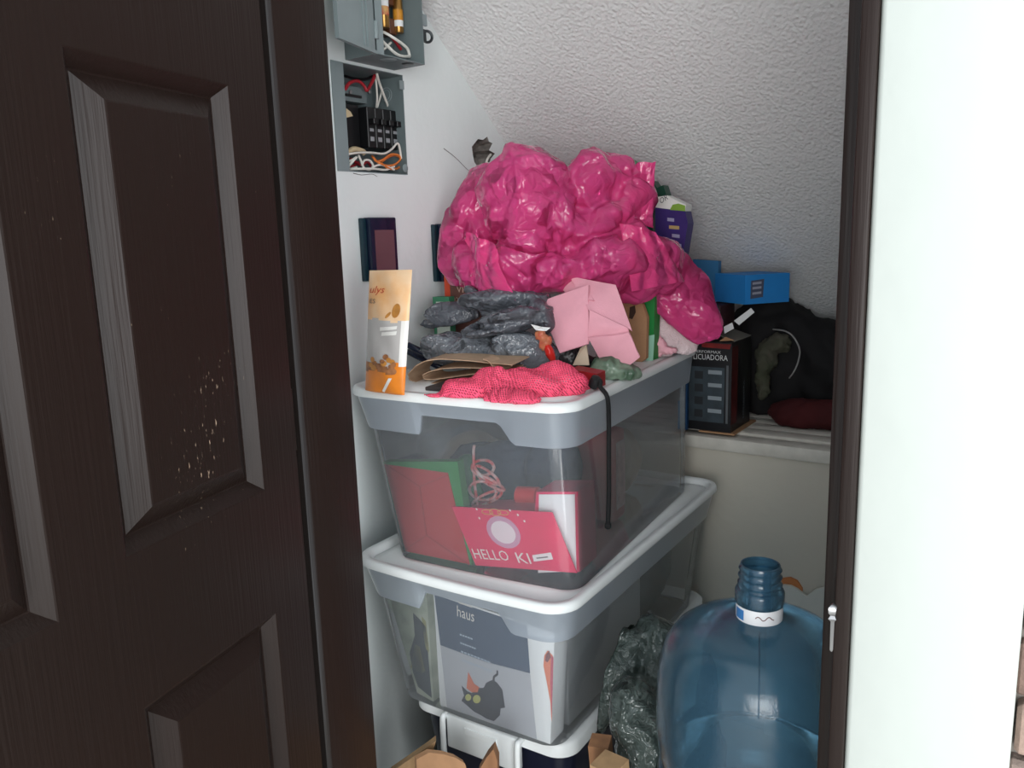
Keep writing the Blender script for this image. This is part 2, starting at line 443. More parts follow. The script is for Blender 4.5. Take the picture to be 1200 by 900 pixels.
# left wall with openings
def wall_poly_with_holes(outer, holes):
    bm = bmesh.new(); edges = []
    for lp in [outer] + holes:
        v = [bm.verts.new((XW, y, z)) for y, z in lp]
        edges += [bm.edges.new((v[i], v[(i + 1) % len(v)])) for i in range(len(v))]
    bmesh.ops.triangle_fill(bm, edges=edges, use_beauty=True, normal=(1, 0, 0))
    return bm
BL = onX(388, 73, XW); BR_ = onX(476, 203, XW); BLb = onX(397, 203, XW); BTR = onX(472, 86, XW)
by0, by1 = (BL.y + BLb.y) / 2, (BR_.y + BTR.y) / 2
bz0, bz1 = (BLb.z + BR_.z) / 2, (BL.z + BTR.z) / 2
hole_px = [(553, 172), (560, 163), (566, 164), (571, 160), (573, 166), (577, 168), (573, 176), (580, 180), (575, 186), (572, 196), (566, 200), (560, 196), (556, 190), (554, 181)]
hole = [(onX(x, y, XW).y, onX(x, y, XW).z) for x, y in hole_px]
bm = wall_poly_with_holes([(0.90, 0.0), (YE, 0.0), (YE, zs(YE)), (0.90, zs(0.90))],
                          [[(by0, bz0), (by1, bz0), (by1, bz1), (by0, bz1)], hole])
b = MB(); b.bm.free(); b.bm = bm
wl = struct(b.build('wall_left', M_WALL, fix=False))
# broken hole in the plaster: rough cavity going into the wall
M_CAV = mat('broken_concrete', (140, 134, 128), 0.95, var=0.5, vscale=60, bump=1.0, bscale=120)
cy = sum(p[0] for p in hole) / len(hole); cz = sum(p[1] for p in hole) / len(hole)
loops = []
for dpt, sc in ((0, 1.0), (0.012, 0.97), (0.03, 0.85), (0.04, 0.55)):
    loops.append([(XW - dpt - (random.random() * 0.006 if dpt else 0), cy + (y - cy) * sc, cz + (z - cz) * sc) for y, z in hole])
b = MB(); b.loft(loops, cap0=False); b.build('hole', M_CAV, wl, fix=False)
b = MB(); b.tube([onX(575, 181, XW + 0.004), onX(571, 187, XW + 0.008), onX(568, 199, XW + 0.004)], 0.003); b.build('wire', mat('white_wire', (225, 222, 214), 0.45), wl)
M_CRACK = mat('plaster_crack', (120, 118, 116), 0.9)
for pts in (((520, 174), (533, 184), (545, 196), (556, 206)), ((414, 203), (424, 205), (436, 204), (442, 207))):
    b = MB(); b.tube([onX(x, y, XW + 0.0003) for x, y in pts], 0.0009, 5, 3, r1=0.0005); b.build('crack', M_CRACK, wl)

# low back wall with the ledge on top
ZL = 0.78
YL = onZ(900, 516, ZL).y
b = MB(); b.box((XW, YL, 0.0), (XR, YL + 0.12, ZL - 0.035)); struct(b.build('wall_back', M_LOW))
b = MB(); b.box((XW, YL + 0.12, ZL - 0.16), (XR, YE, ZL - 0.05)); struct(b.build('trim_3', M_LOW))
M_RIB = mat('white_ledge_sheet', (214, 210, 200), 0.6, var=0.15, vscale=30)
y = YL - 0.012
for k in range(5):                      # ribs of the ledge sheet, each one a slat
    b = MB(); b.box((XW + 0.001, y, ZL - 0.04), (XR - 0.001, y + 0.058, ZL - (0.0 if k else 0.006)), bev=0.006)
    struct(b.build('trim_%d' % (4 + k), M_RIB, smooth=40)); y += 0.0625
b = MB(); b.box((XR, 0.93, 0.0), (XR + 0.08, YE, 2.3)); struct(b.build('wall_right', M_WALL))
b = MB(); b.box((XW - 0.02, YE, 0.0), (XR + 0.08, YE + 0.08, 1.0)); struct(b.build('wall_rear', M_LOW))

# door frame and the wall with the opening
YF = 0.775
def atY(px, py, yy): return onY(px, py, yy).x
xa = (atY(1033, 0, YF) + atY(985, 900, YF)) / 2
xb = (atY(1009, 0, YF) + atY(970, 900, YF)) / 2
xc = (atY(995, 0, YF + 0.03) + atY(957, 900, YF + 0.03)) / 2
b = MB(); b.box((xb, YF, 0.0), (xa, YF + 0.11, 2.08), bev=0.0015); rj = struct(b.build('trim_2', M_DOOR, smooth=40))
b = MB(); b.box((xc, YF + 0.03, 0.0), (xb - 0.0005, YF + 0.11, 2.08), bev=0.0012); b.build('door_stop', M_DOOR, rj, smooth=40)
M_CHROME = mat('bright_metal', (150, 150, 152), 0.3, metal=1.0)
sp = onY(977, 735, YF - 0.002)
b = MB()
loops = []
for k, (dz, w, d) in enumerate(((-0.026, 0.0006, 0.0), (-0.024, 0.0014, 0.001), (0.006, 0.0017, 0.0015), (0.009, 0.0035, 0.004), (0.012, 0.002, 0.002), (0.016, 0.0030, 0.006), (0.021, 0.0034, 0.005), (0.024, 0.001, 0.001))):
    c = Vector((xb - 0.0005, YF - 0.002, sp.z + dz))
    loops.append([c + Vector((-w, -d, 0)), c + Vector((w, -d * 0.6, 0)), c + Vector((w, 0.0019, 0)), c + Vector((-w, 0.0019, 0))])
b.loft(loops); b.build('strike_plate', M_CHROME, rj, smooth=60)
XJ = -0.90
yj = (XJ / (onY(380, 0, 1).x) + XJ / (onY(442, 900, 1).x)) / 2
yjf = (XJ / (onY(320, 0, 1).x) + XJ / (onY(388, 900, 1).x)) / 2
b = MB(); b.box((XJ - 0.013, yjf, 0.0), (XJ, yj, 2.08), bev=0.001); b.box((XJ - 0.14, yj - 0.02, 0.0), (XJ - 0.0125, yj, 2.08)); lj = struct(b.build('trim_1', M_DOOR, smooth=40))
b = MB(); b.box((XJ - 0.05, YF, 2.08), (xa, YF + 0.11, 2.13)); struct(b.build('trim_9', M_DOOR))
XE = (atY(1200, 690, YF + 0.004) + atY(1184, 900, YF + 0.004)) / 2
b = MB(); b.box((xa, YF + 0.004, 0.0), (XE, YF + 0.15, 2.6), bev=0.006, seg=3); struct(b.build('wall_front', M_FRONT, smooth=40))
b = MB(); b.box((XJ - 0.9, YF + 0.004, 0.0), (XJ - 0.14, YF + 0.13, 2.6)); struct(b.build('wall_side', M_FRONT))
b = MB(); b.box((XJ - 0.05, YF + 0.004, 2.13), (xa, YF + 0.13, 2.6)); struct(b.build('wall_header', M_FRONT))
# brick wall beyond the plastered corner
M_MORTAR = mat('mortar', (128, 122, 116), 0.95, var=0.3, vscale=60, bump=0.6, bscale=150)
b = MB(); b.box((XE - 0.004, YF + 0.045, 0.0), (XE + 0.9, YF + 0.15, 1.35)); wbk = struct(b.build('wall_brick', M_MORTAR))
b = MB(); b.box((XE - 0.004, YF + 0.02, 1.35), (XE + 0.9, YF + 0.15, 2.6)); struct(b.build('wall_upper', M_FRONT))
BRK = [mat('brick_%d' % k, c, 0.9, var=0.45, vscale=40, bump=0.8, bscale=90) for k, c in enumerate(((150, 128, 116), (136, 120, 112), (120, 98, 88)))]
for r in range(23):
    x = XE - 0.002 - (0.11 if r % 2 else 0.0)
    while x < XE + 0.85:
        xa_, xb_ = max(x + 0.004, XE - 0.002), x + 0.216
        j = random.uniform(0, 0.006)
        b = MB(); b.box((xa_, YF + 0.026 + j, 0.004 + r * 0.058), (xb_, YF + 0.06, 0.004 + r * 0.058 + 0.050), bev=0.004, seg=1)
        b.build('brick', BRK[random.randrange(3)], wbk)
        x += 0.222

# ------------------------------------------------------------------ the open door
DD = ray(950, 262); DD.z = 0; DD.normalize()
YH = 0.748
hx = ((onY(303, 0, YH).x) + (onY(378, 900, YH).x)) / 2
HP = Vector((hx, YH, 0))
DT = -DD                                  # from the hinge towards the camera
DN = Vector((-DT.y, DT.x, 0)); DN = DN if DN.x > 0 else -DN
def door_uz(px, py):
    r = ray(px, py); t = (HP - CAM).dot(DN) / r.dot(DN); p = CAM + r * t
    return (p - HP).dot(DT), p.z
def dpt(u, z, h=0.0): return HP + DT * u + Vector((0, 0, z)) + DN * h
DW, DH = 0.80, 2.05
pan = []
def panel_rect(tr, br, tl, bl):
    (u0, z1), (u0b, z0) = door_uz(*tr), door_uz(*br)
    (u1, z1b), (u1b, z0b) = door_uz(*tl), door_uz(*bl)
    return ((u0 + u0b) / 2, (u1 + u1b) / 2, (z0 + z0b) / 2, (z1 + z1b) / 2)
p1 = panel_rect((266, 93), (313, 578), (70, 58), (148, 650))
p3 = panel_rect((324, 706), (346, 900), (178, 836), (184, 900))
ul = (door_uz(-2, 260)[0] + door_uz(72, 720)[0]) / 2
pw = p1[1] - p1[0]
pan = [(p1[0], p1[1], p1[2], p1[3]), (ul, min(ul + pw, DW - 0.09), p1[2] - 0.03, p1[3]),
       (p1[0], p1[1], 0.22, p3[3]), (ul, min(ul + pw, DW - 0.09), 0.22, p3[3] - 0.03)]
print('door panels', pan, 'hinge', HP)
bm = bmesh.new(); edges = []
def ringv(u0, u1, z0, z1):
    v = [bm.verts.new(dpt(u, z)) for u, z in ((u0, z0), (u1, z0), (u1, z1), (u0, z1))]
    for i in range(4): edges.append(bm.edges.new((v[i], v[(i + 1) % 4])))
    return v
o4 = ringv(0, DW, 0.012, DH)
for p in pan: ringv(*p)
bmesh.ops.triangle_fill(bm, edges=edges, use_beauty=True, normal=DN)
bk = [bm.verts.new(v.co - DN * 0.036) for v in o4]
for i in range(4): bm.faces.new((o4[i], o4[(i + 1) % 4], bk[(i + 1) % 4], bk[i]))
bm.faces.new(bk)
b = MB(); b.bm.free(); b.bm = bm
door = struct(b.build('door_1', M_DOOR))
for (u0, u1, z0, z1) in pan:
    b = MB(); loops = []
    for ins, h in ((0, 0), (0.002, -0.0005), (0.017, -0.015), (0.019, -0.0155), (0.044, 0.0005), (0.046, 0.001)):
        loops.append([dpt(u0 + ins, z0 + ins, h), dpt(u1 - ins, z0 + ins, h), dpt(u1 - ins, z1 - ins, h), dpt(u0 + ins, z1 - ins, h)])
    b.loft(loops, cap0=False); b.build('door_panel', M_DOOR, door, fix=True)
for z in (0.3, 1.0, 1.75):                 # hinges in the gap
    b = MB(); b.lathe([(0.006, 0), (0.006, 0.09)], Vector((XJ - 0.004, YF - 0.012, z)), n=10)
    b.build('hinge', mat('dark_hinge_metal', (60, 52, 46), 0.4, metal=0.8), door, smooth=40)
# ------------------------------------------------------------------ shared object materials
M_CLEAR = see_through('clear_bin_plastic', (247, 249, 251), (226, 232, 238), 0.11, 0.12)
M_COLLAR = see_through('frosted_bin_plastic', (240, 244, 248), (208, 218, 230), 0.55, 0.3, translucent=0.35)
M_LID = mat('white_lid_plastic', (232, 236, 236), 0.35, var=0.05, vscale=12)
M_WHITE = mat('white_card', (228, 230, 230), 0.6)
M_BLACK = mat('black_plastic', (16, 16, 18), 0.4)
M_KRAFT = mat('kraft_card', (170, 130, 96), 0.8, var=0.12, vscale=50)
M_RED = mat('red_card', (176, 40, 46), 0.5, var=0.1, vscale=15)
M_GREEN = mat('green_card', (36, 130, 62), 0.5, var=0.15, vscale=20)
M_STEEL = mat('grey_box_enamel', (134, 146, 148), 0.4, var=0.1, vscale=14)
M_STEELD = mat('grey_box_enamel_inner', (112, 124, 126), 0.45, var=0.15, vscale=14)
M_WIREW = MATS['white_wire']
M_WIREO = mat('orange_wire', (226, 128, 62), 0.45)
M_WIRER = mat('red_wire', (168, 40, 50), 0.45)
M_BRASS = mat('brass', (176, 132, 74), 0.3, metal=0.9)
M_COPPER = mat('brown_fuse_clip', (96, 58, 38), 0.45, var=0.3, vscale=80)

# ------------------------------------------------------------------ storage bins
def rr(w, l, r, bow=0.0, nc=7, nf=40, ns=6):
    """rounded rectangle, counter-clockwise from the front left corner; the front side (y = -l/2) is dense"""
    pts = []
    x0, y0 = w / 2 - r, l / 2 - r
    for i in range(nf + 1): pts.append((-x0 + 2 * x0 * i / nf, -l / 2 - bow * (1 - (2 * i / nf - 1) ** 2)))
    for k in range(1, nc): a = -PI / 2 + PI / 2 * k / nc; pts.append((x0 + r * math.cos(a), -y0 + r * math.sin(a)))
    for i in range(ns + 1): pts.append((w / 2, -y0 + 2 * y0 * i / ns))
    for k in range(1, nc): a = PI / 2 * k / nc; pts.append((x0 + r * math.cos(a), y0 + r * math.sin(a)))
    for i in range(ns + 1): pts.append((x0 - 2 * x0 * i / ns, l / 2))
    for k in range(1, nc): a = PI / 2 + PI / 2 * k / nc; pts.append((-x0 + r * math.cos(a), y0 + r * math.sin(a)))
    for i in range(ns + 1): pts.append((-w / 2, y0 - 2 * y0 * i / ns))
    for k in range(1, nc): a = PI + PI / 2 * k / nc; pts.append((-x0 + r * math.cos(a), -y0 + r * math.sin(a)))
    return pts
def sstep(a, b_, x):
    t = min(1, max(0, (x - a) / (b_ - a))); return t * t * (3 - 2 * t)
def bin_frame(corner, rot, W, L):
    """matrix of a bin (origin centre, z = 0 world) whose sharp front right rim corner is at corner"""
    R = Matrix.Rotation(math.radians(rot), 4, 'Z')
    c = Vector((corner.x, corner.y, 0)) - R @ Vector((W / 2, -L / 2, 0))
    return Matrix.Translation(c) @ R
def make_bin(name, label, M, W, L, zt, zb, tw, tl, group, notch=(-0.075, 0.095), ch=0.08, ox=0.0, oy=0.0, rec=0.0):
    c = M.translation.copy(); c.z = zb
    t = thing(name, label, 'storage bin', c, group)
    def loop(w, l, r, z, bow=0.0):
        zz = z if callable(z) else (lambda x, y: z)
        k = lambda z_: 1 - min(1.0, max(0.0, (z_ - zb) / (zt - zb)))
        return [M @ Vector((x + ox * k(zz(x, y)), y + oy * k(zz(x, y)), zz(x, y))) for x, y in rr(w, l, r, bow)]
    b = MB(); loops = []
    lp = [(tw - 0.02, tl - 0.02, 0.028, zb + 0.001), (tw - 0.004, tl - 0.004, 0.036, zb + 0.004), (tw, tl, 0.036, zb + 0.014)]
    for k in range(1, 5):
        f = k / 4; lp.append((tw + (W - 0.03 - tw) * f, tl + (L - 0.03 - tl) * f, 0.036 + 0.012 * f, zb + 0.014 + (zt - 0.014 - zb - 0.014) * f))
    b.loft([loop(w, l, r, z, 0.004) for w, l, r, z in lp], cap1=False)
    b.build('tub', M_CLEAR, t, smooth=50)
    # collar with the raised hand notch at the front
    zc = zt - ch
    def low(dz):
        def f(x, y):
            if y < -L * 0.42: return zc + dz + 0.036 * sstep(notch[0] - 0.006, notch[0] + 0.004, x) * (1 - sstep(notch[1] - 0.005, notch[1] + 0.03, x))
            return zc + dz
        return f
    b = MB()
    def ww(z, e): f = (z - zb) / (zt - zb); return tw + (W - 0.03 - tw) * f + e, tl + (L - 0.03 - tl) * f + e
    i0, i1 = ww(zc, 0.002), ww(zc, 0.016)
    b.loft([loop(*i0, 0.044, low(0.004), 0.004), loop(*i1, 0.05, low(0.0), 0.004), loop(i1[0] + 0.002, i1[1] + 0.002, 0.05, low(0.003), 0.004),
            loop(W - 0.006, L - 0.006, 0.05, zt - 0.02, 0.005), loop(W - 0.003, L - 0.003, 0.05, zt - 0.0165, 0.005)], cap0=False, cap1=False)
    b.build('collar', M_COLLAR, t, smooth=50)
    b = MB()
    b.loft([loop(W - 0.002, L - 0.002, 0.05, zt - 0.0165, 0.006), loop(W + 0.007, L + 0.007, 0.054, zt - 0.0163, 0.006), loop(W + 0.010, L + 0.010, 0.055, zt - 0.013, 0.006), loop(W + 0.009, L + 0.009, 0.055, zt - 0.005, 0.006),
            loop(W + 0.003, L + 0.003, 0.052, zt - 0.0006, 0.006), loop(W - 0.004, L - 0.004, 0.05, zt, 0.006), loop(W - 0.02, L - 0.02, 0.044, zt - 0.0005, 0.005), loop(W - 0.027, L - 0.027, 0.04, zt - 0.005, 0.004),
            loop(W - 0.034, L - 0.034, 0.034, zt - 0.005 - rec, 0.003), loop(W - 0.042, L - 0.042, 0.03, zt - rec, 0.003)], cap0=True)
    b.build('lid', M_LID, t, smooth=60)
    return t
Z1, Z2, Z3 = 1.014, 0.69, 0.38
W1, L1, L2 = 0.485, 0.745, 0.785
M1 = bin_frame(onZ(669, 487.5, Z1 - 0.016), 4.6, W1 + 0.016, L1 + 0.016)
M2 = bin_frame(onZ(664, 728.5, Z2 - 0.016), 1.2, W1 + 0.004, L2 + 0.016)
bin_top = make_bin('storage_bin', 'clear plastic storage bin with white lid holding red and pink boxes, topmost of the stack', M1, W1, L1, Z1, Z2 - 0.0117, W1 - 0.09, L1 - 0.10, 'stacked storage bins', ox=0.058, oy=-0.056)
bin_low = make_bin('storage_bin', 'clear plastic storage bin holding a printed slate blue box, middle of the stack', M2, W1 - 0.012, L2, Z2, Z3 + 0.0003, W1 - 0.115, L2 - 0.10, 'stacked storage bins', ox=0.004, rec=0.012)
# ------------------------------------------------------------------ what stands inside the clear bins
def inbin(M, px, py, yl, zmin=None):
    """point where the pixel ray meets the upright plane local y = yl of a bin"""
    n = M.to_3x3() @ Vector((0, 1, 0)); o = M @ Vector((0, yl, 0))
    r = ray(px, py); p = CAM + r * ((o - CAM).dot(n) / r.dot(n))
    if zmin is not None: p.z = max(p.z, zmin)
    return p
def qframe(bl, br, tl):
    ux, uy = (br - bl), (tl - bl)
    n = ux.cross(uy).normalized()
    def f(u, v, h=0.0): return bl + ux * u + uy * v + n * h
    f.n = n; f.wu = ux.length; f.wv = uy.length
    return f
def by_dir(M, v): return M.to_3x3() @ Vector(v)
ZB1 = Z2 - 0.006
bk1 = by_dir(M1, (0, 1, 0))
# red gift box
q = [inbin(M1, *p, -0.353, ZB1) for p in ((475, 647), (553, 663), (536, 541), (449, 541))]
t = thing('gift_box', 'red gift box with green edges inside the top clear bin', 'box', q[0])
b = MB(); b.prism(q, bk1 * 0.02); b.build('body', M_GREEN, t)
fr = qframe(q[0], q[1], q[3])
if fr.n.dot(bk1) > 0: fr.n = -fr.n
def frh(u, v, h=0.0): return q[0] + (q[1] - q[0]) * u + (q[3] - q[0]) * v - bk1 * h
b = MB(); b.prism([frh(0.012, 0.006), frh(0.975, 0.006), frh(0.975, 0.975), frh(0.012, 0.975)], bk1 * -0.0012); b.build('front_panel', M_RED, t)
fr = lambda u, v, h=0.0: frh(u, v, 0.0012 + h)
fr.n = -bk1
b = MB()
for (a, c) in (((0.0, 0.02), (0.42, 0.24)), ((0.42, 0.24), (0.97, 0.0)), ((0.42, 0.24), (0.5, 0.78)), ((0.5, 0.78), (0.05, 0.97)), ((0.5, 0.78), (0.96, 0.95))):
    d = (Vector(fr(*c)) - Vector(fr(*a))).normalized(); s_ = d.cross(fr.n) * 0.0007
    b.prism([fr(*a, 0.0003) - s_, fr(*c, 0.0003) - s_, fr(*c, 0.0003) + s_, fr(*a, 0.0003) + s_], fr.n * 0.0007)
b.build('fold_crease', mat('dull_red_fold', (140, 34, 40), 0.6), t)
# pink printed box with a tilted front flap
M_PINK = mat('pink_red_card', (222, 32, 92), 0.45, var=0.12, vscale=18)
q = [inbin(M1, *p, -0.338, ZB1) for p in ((572, 662), (683, 671), (680, 577), (632, 577), (630, 600), (545, 600))]
q = [p_ - by_dir(M1, (0.006, 0, 0)) for p_ in q]
t = thing('toy_box', 'pink printed box with torn tilted flap and white inside, beside the red gift box', 'box', q[0])
b = MB(); b.prism(q, bk1 * 0.075); b.build('body', M_PINK, t)
w = [inbin(M1, *p, -0.3395, ZB1) for p in ((634, 672), (679, 670), (677, 580), (635, 580))]
w = [p_ - by_dir(M1, (0.006, 0, 0)) for p_ in w]
b = MB(); b.prism(w, bk1 * 0.001); b.build('white_panel', M_WHITE, t)
q = [inbin(M1, *p, -0.359, ZB1) for p in ((560, 663), (679, 672), (650, 601), (532, 594))]
q = [p_ - by_dir(M1, (0.005, 0, 0)) for p_ in q]
b = MB(); b.prism(q, bk1 * 0.0025); fl = b.build('flap', M_PINK, t)
fr = qframe(q[0], q[1], q[3])
M_LET = mat('white_print', (226, 222, 216), 0.5)
def skew(fr_):
    def f(u, v, h=0.0): return fr_(u, v, h)
    return f
lettering('HELLO', fr, 0.03, 0.12, 0.36, M_LET, fl, height=0.17, h=-0.0009 if fr.n.dot(bk1) > 0 else 0.0009)
lettering('KI', fr, 0.47, 0.10, 0.13, M_LET, fl, height=0.17, h=-0.0009 if fr.n.dot(bk1) > 0 else 0.0009)
sg = -1 if fr.n.dot(bk1) > 0 else 1
patch(ell(0.44, 0.60, 0.165, 0.27, rot=-0.1), fr, mat('lilac_print', (196, 150, 176), 0.5), fl, 'oval_print', 0.0006 * sg)
patch(ell(0.44, 0.60, 0.12, 0.19, rot=-0.1), fr, mat('pale_print', (222, 216, 220), 0.5), fl, 'oval_print', 0.001 * sg)
b = MB(); b.face([fr(u, v, 0.0012 * sg) for u, v in ((0.63, 0.14), (0.83, 0.20), (0.835, 0.31), (0.64, 0.245))]); stk = b.build('sticker', M_WHITE, fl, fix=False)
b = MB(); b.face([fr(u, v, 0.0016 * sg) for u, v in ((0.67, 0.19), (0.79, 0.225), (0.79, 0.245), (0.67, 0.21))]); b.build('print', mat('grey_print', (110, 110, 112), 0.6), stk, fix=False)
M_GOLD = mat('gold_print', (214, 160, 90), 0.4)
b = MB()
for cu, rv in ((0.36, 0.04), (0.44, 0.055), (0.52, 0.04)):
    b.tube([fr(cu + 0.055 * math.cos(a), 0.93 + rv * math.sin(a), 0.001 * sg) for a in [k * PI / 5 for k in range(11)]], 0.0008, 5, 2)
b.build('gold_swirl', M_GOLD, fl)
b = MB()
for u, v in ((0.26, 0.97), (0.60, 0.97), (0.66, 0.9), (0.70, 0.8), (0.25, 0.82)):
    b.face([fr(*p, 0.001 * sg) for p in ell(u, v, 0.009, 0.02, 8)]); b.build('dot_print', M_LET, fl, fix=False); b = MB()
# red roll lying behind the flap
c = inbin(M1, 619, 581, -0.27); ux = by_dir(M1, (1, 0, 0))
b = MB(); b.lathe([(0.016, -0.022), (0.018, -0.021), (0.018, 0.021), (0.016, 0.022)], c, ux + Vector((0, 0, 0.08)), 18)
tag(b.build('ribbon_roll', mat('bright_red_ribbon', (206, 30, 44), 0.4), smooth=40), 'small bright red roll lying on the pink box', 'roll')
# soft things behind
def inb_lobe(M, px, py, rx, ry, yl, rd, tilt=0):
    c = inbin(M, px, py, yl); return lobe(px, py, rx, ry, c.y, rd, tilt)
M_NAVY = mat('navy_fabric', (28, 44, 66), 0.8, var=0.4, vscale=14, bump=0.4, bscale=120)
me = blob_mesh([inb_lobe(M1, 600, 555, 60, 42, -0.16, 0.04), inb_lobe(M1, 560, 560, 40, 44, -0.15, 0.04), inb_lobe(M1, 650, 550, 36, 40, -0.16, 0.03), inb_lobe(M1, 610, 600, 80, 50, -0.13, 0.04)], 0.006, crumple(14, 0.006, 3), floor_at(ZB1))
tag(link('folded_cloth', me, M_NAVY), 'dark navy cloth bundle at the back inside the top clear bin', 'cloth')
me = blob_mesh([inb_lobe(M1, 547, 552, 16, 22, -0.268, 0.018), inb_lobe(M1, 553, 580, 14, 24, -0.268, 0.018), inb_lobe(M1, 556, 620, 14, 42, -0.268, 0.015)], 0.004, crumple(24, 0.003, 8), floor_at(ZB1))
tag(link('green_garland', me, mat('green_foil', (30, 110, 66), 0.35, var=0.4, vscale=30)), 'green garland squeezed beside the red gift box', 'garland')
b = MB()
for k in range(5):
    cx, cyy = 566 + 5 * (k % 3), 548 + 9 * k
    b.tube([inbin(M1, cx + (13 + k) * math.cos(a), cyy + (9 + 2 * (k % 2)) * math.sin(a + k), -0.295 + 0.006 * math.sin(2 * a)) for a in [j * PI / 5 for j in range(11)]], 0.003, 6, 3)
b.tube([inbin(M1, *p, -0.295) for p in ((562, 620), (560, 595), (556, 565), (555, 530), (556, 522))], 0.003, 6, 3)
tag(b.build('ribbon', mat('red_ribbon', (190, 44, 52), 0.4, rgb2=(200, 190, 186), vscale=60), smooth=60), 'tangled red and white ribbon loops behind the gift box', 'ribbon')
q = [M1 @ Vector((x, y, ZB1)) for x, y in ((0.07, -0.10), (0.165, -0.10), (0.165, 0.02), (0.07, 0.02))]
t = thing('rounded_box', 'pale red box standing by the side wall of the top bin', 'box', q[0])
b = MB(); b.box((0.10, -0.042, ZB1), (0.190, 0.022, 0.885), M1, bev=0.012); b.build('body', mat('rose_card', (196, 92, 96), 0.5, var=0.15), t, smooth=50)
b = MB(); b.box((0.1902, -0.035, ZB1 + 0.03), (0.1912, 0.012, 0.86), M1); b.build('label', mat('rose_print', (206, 160, 158), 0.5, var=0.3, vscale=60), t)
me = blob_mesh([Matrix.Translation(M1 @ Vector((0.10, 0.14, ZB1 + 0.08))) @ Matrix.Diagonal((0.07, 0.11, 0.09, 1)), Matrix.Translation(M1 @ Vector((-0.04, 0.14, ZB1 + 0.08))) @ Matrix.Diagonal((0.09, 0.10, 0.10, 1))], 0.008, crumple(9, 0.010, 13), floor_at(ZB1))
tag(link('cloth_bundle', me, mat('beige_fabric', (176, 160, 142), 0.85, var=0.25, vscale=12, bump=0.3, bscale=100)), 'beige cloth bundle at the far end of the top bin', 'cloth')

# middle bin: printed decoration box, picture box, white box, dark bundle
ZB2 = Z3 + 0.006
bk2 = by_dir(M2, (0, 1, 0))
q = [inbin(M2, *p, -0.334, ZB2) for p in ((516, 830), (645, 878), (650, 742), (508, 694))]
q[0].z = q[1].z = ZB2
t = thing('printed_box', 'white box with slate blue band and black cat picture, front of the middle bin', 'box', q[0])
b = MB(); b.prism(q, bk2 * 0.05); b.build('body', M_WHITE, t)
yl = -0.3348
def P2(px, py): return inbin(M2, px, py, yl, ZB2 + 0.001)
M_SLATE = mat('slate_print', (66, 84, 108), 0.55)
M_GREYP = mat('grey_photo_print', (186, 188, 194), 0.55, var=0.06, vscale=8)
b = MB(); b.prism([P2(*p) for p in ((509, 697), (617, 733), (621, 789), (570, 776), (516, 756))], bk2 * 0.0008); b.build('slate_band', M_SLATE, t)
b = MB(); b.prism([P2(*p) for p in ((516, 756.5), (570, 776.5), (621, 789.5), (629, 872), (524, 833))], bk2 * 0.0008); b.build('photo_print', M_GREYP, t)
f0 = P2(536, 722); f1 = P2(556, 729); f2 = P2(535.5, 706)
fr = qframe(f0, f1, f2); sg = -1 if fr.n.dot(bk2) > 0 else 1
lettering('haus', fr, 0, 0, 1.0, M_LET, t, height=0.8, h=0.0006 * sg)
b = MB(); b.face([fr(u, v, 0.0006 * sg) for u, v in ((0.12, 1.0), (0.9, 1.0), (0.9, 1.1), (0.12, 1.1))]); b.build('print_rule', M_LET, t, fix=False)
for k, wd in enumerate((0.75, 0.9, 1.7, 1.75)):
    lettering(('HOGAR', 'ADORNOS', 'DECORACION NOCHE', 'NOCHE DE BRUJAS')[k] if False else '-' * (5 + 2 * k), fr, 0.12 + 0.02 * k, -1.35 - 0.62 * k, wd, mat('pale_blue_print', (170, 184, 200), 0.5), t, height=0.12, h=0.0006 * sg, name='print_line')
M_CAT = mat('black_cat_print', (34, 42, 56), 0.6)
def pprint(pts, m, name, off=0.0):
    n = -bk2
    b = MB(); b.face([P2(*p) + n * (0.0006 + off) for p in pts]); return b.build(name, m, t, fix=False)
cat = [(541, 803), (548, 810), (553, 812), (560, 806), (567, 806), (570, 800), (576, 797), (582, 799), (589, 808), (592, 829), (587, 830), (586, 838), (579, 845), (570, 842), (564, 838), (556, 834), (548, 827), (541, 821), (544, 815)]
pprint(cat, M_CAT, 'cat_print')
pprint([(577, 799), (578, 792), (582, 789), (582, 785), (584, 786), (584, 791), (580, 794), (580, 800)], M_CAT, 'cat_print')
pprint([(547, 806), (549, 787), (556, 801), (562, 805), (560, 811), (553, 811)], mat('orange_print', (212, 112, 78), 0.5), 'hat_print', 0.0004)
pprint(ell(549, 817, 3.5, 4), mat('yellow_print', (190, 190, 110), 0.5), 'eye_print', 0.0004)
pprint(ell(559, 819, 4.5, 5), MATS['yellow_print'], 'eye_print', 0.0004)
pprint([(642, 762), (648, 768), (647, 846), (646, 840), (645, 822), (641, 800), (637, 780), (638, 768)], MATS['orange_print'], 'pumpkin_print')
pprint([(640, 767), (644, 762), (646, 770), (642, 776), (639, 774)], mat('maroon_print', (110, 44, 50), 0.5), 'pumpkin_print', 0.0004)
pprint([(646, 768), (649, 770), (647, 840), (645, 800)], mat('magenta_print', (178, 60, 84), 0.5), 'pumpkin_print', 0.0003)
q = [inbin(M2, *p, -0.332, ZB2) for p in ((489, 812), (508, 824), (500, 695), (451, 683))]
t = thing('picture_box', 'pale box printed with dry plants, left of the printed cat box', 'box', q[0])
b = MB(); b.prism(q, bk2 * 0.03); b.build('body', mat('pale_olive_card', (196, 202, 184), 0.6, rgb2=(136, 148, 130), vscale=16), t)
def pp(pts, m, name):
    b = MB(); b.face([inbin(M2, *p, -0.3332, ZB2) for p in pts]); return b.build(name, m, t, fix=False)
pp([(484, 718), (492, 726), (499, 735), (506, 818), (490, 805), (484, 788), (480, 765), (486, 745)], mat('dark_slate_print', (58, 70, 78), 0.6, var=0.2), 'plant_print')
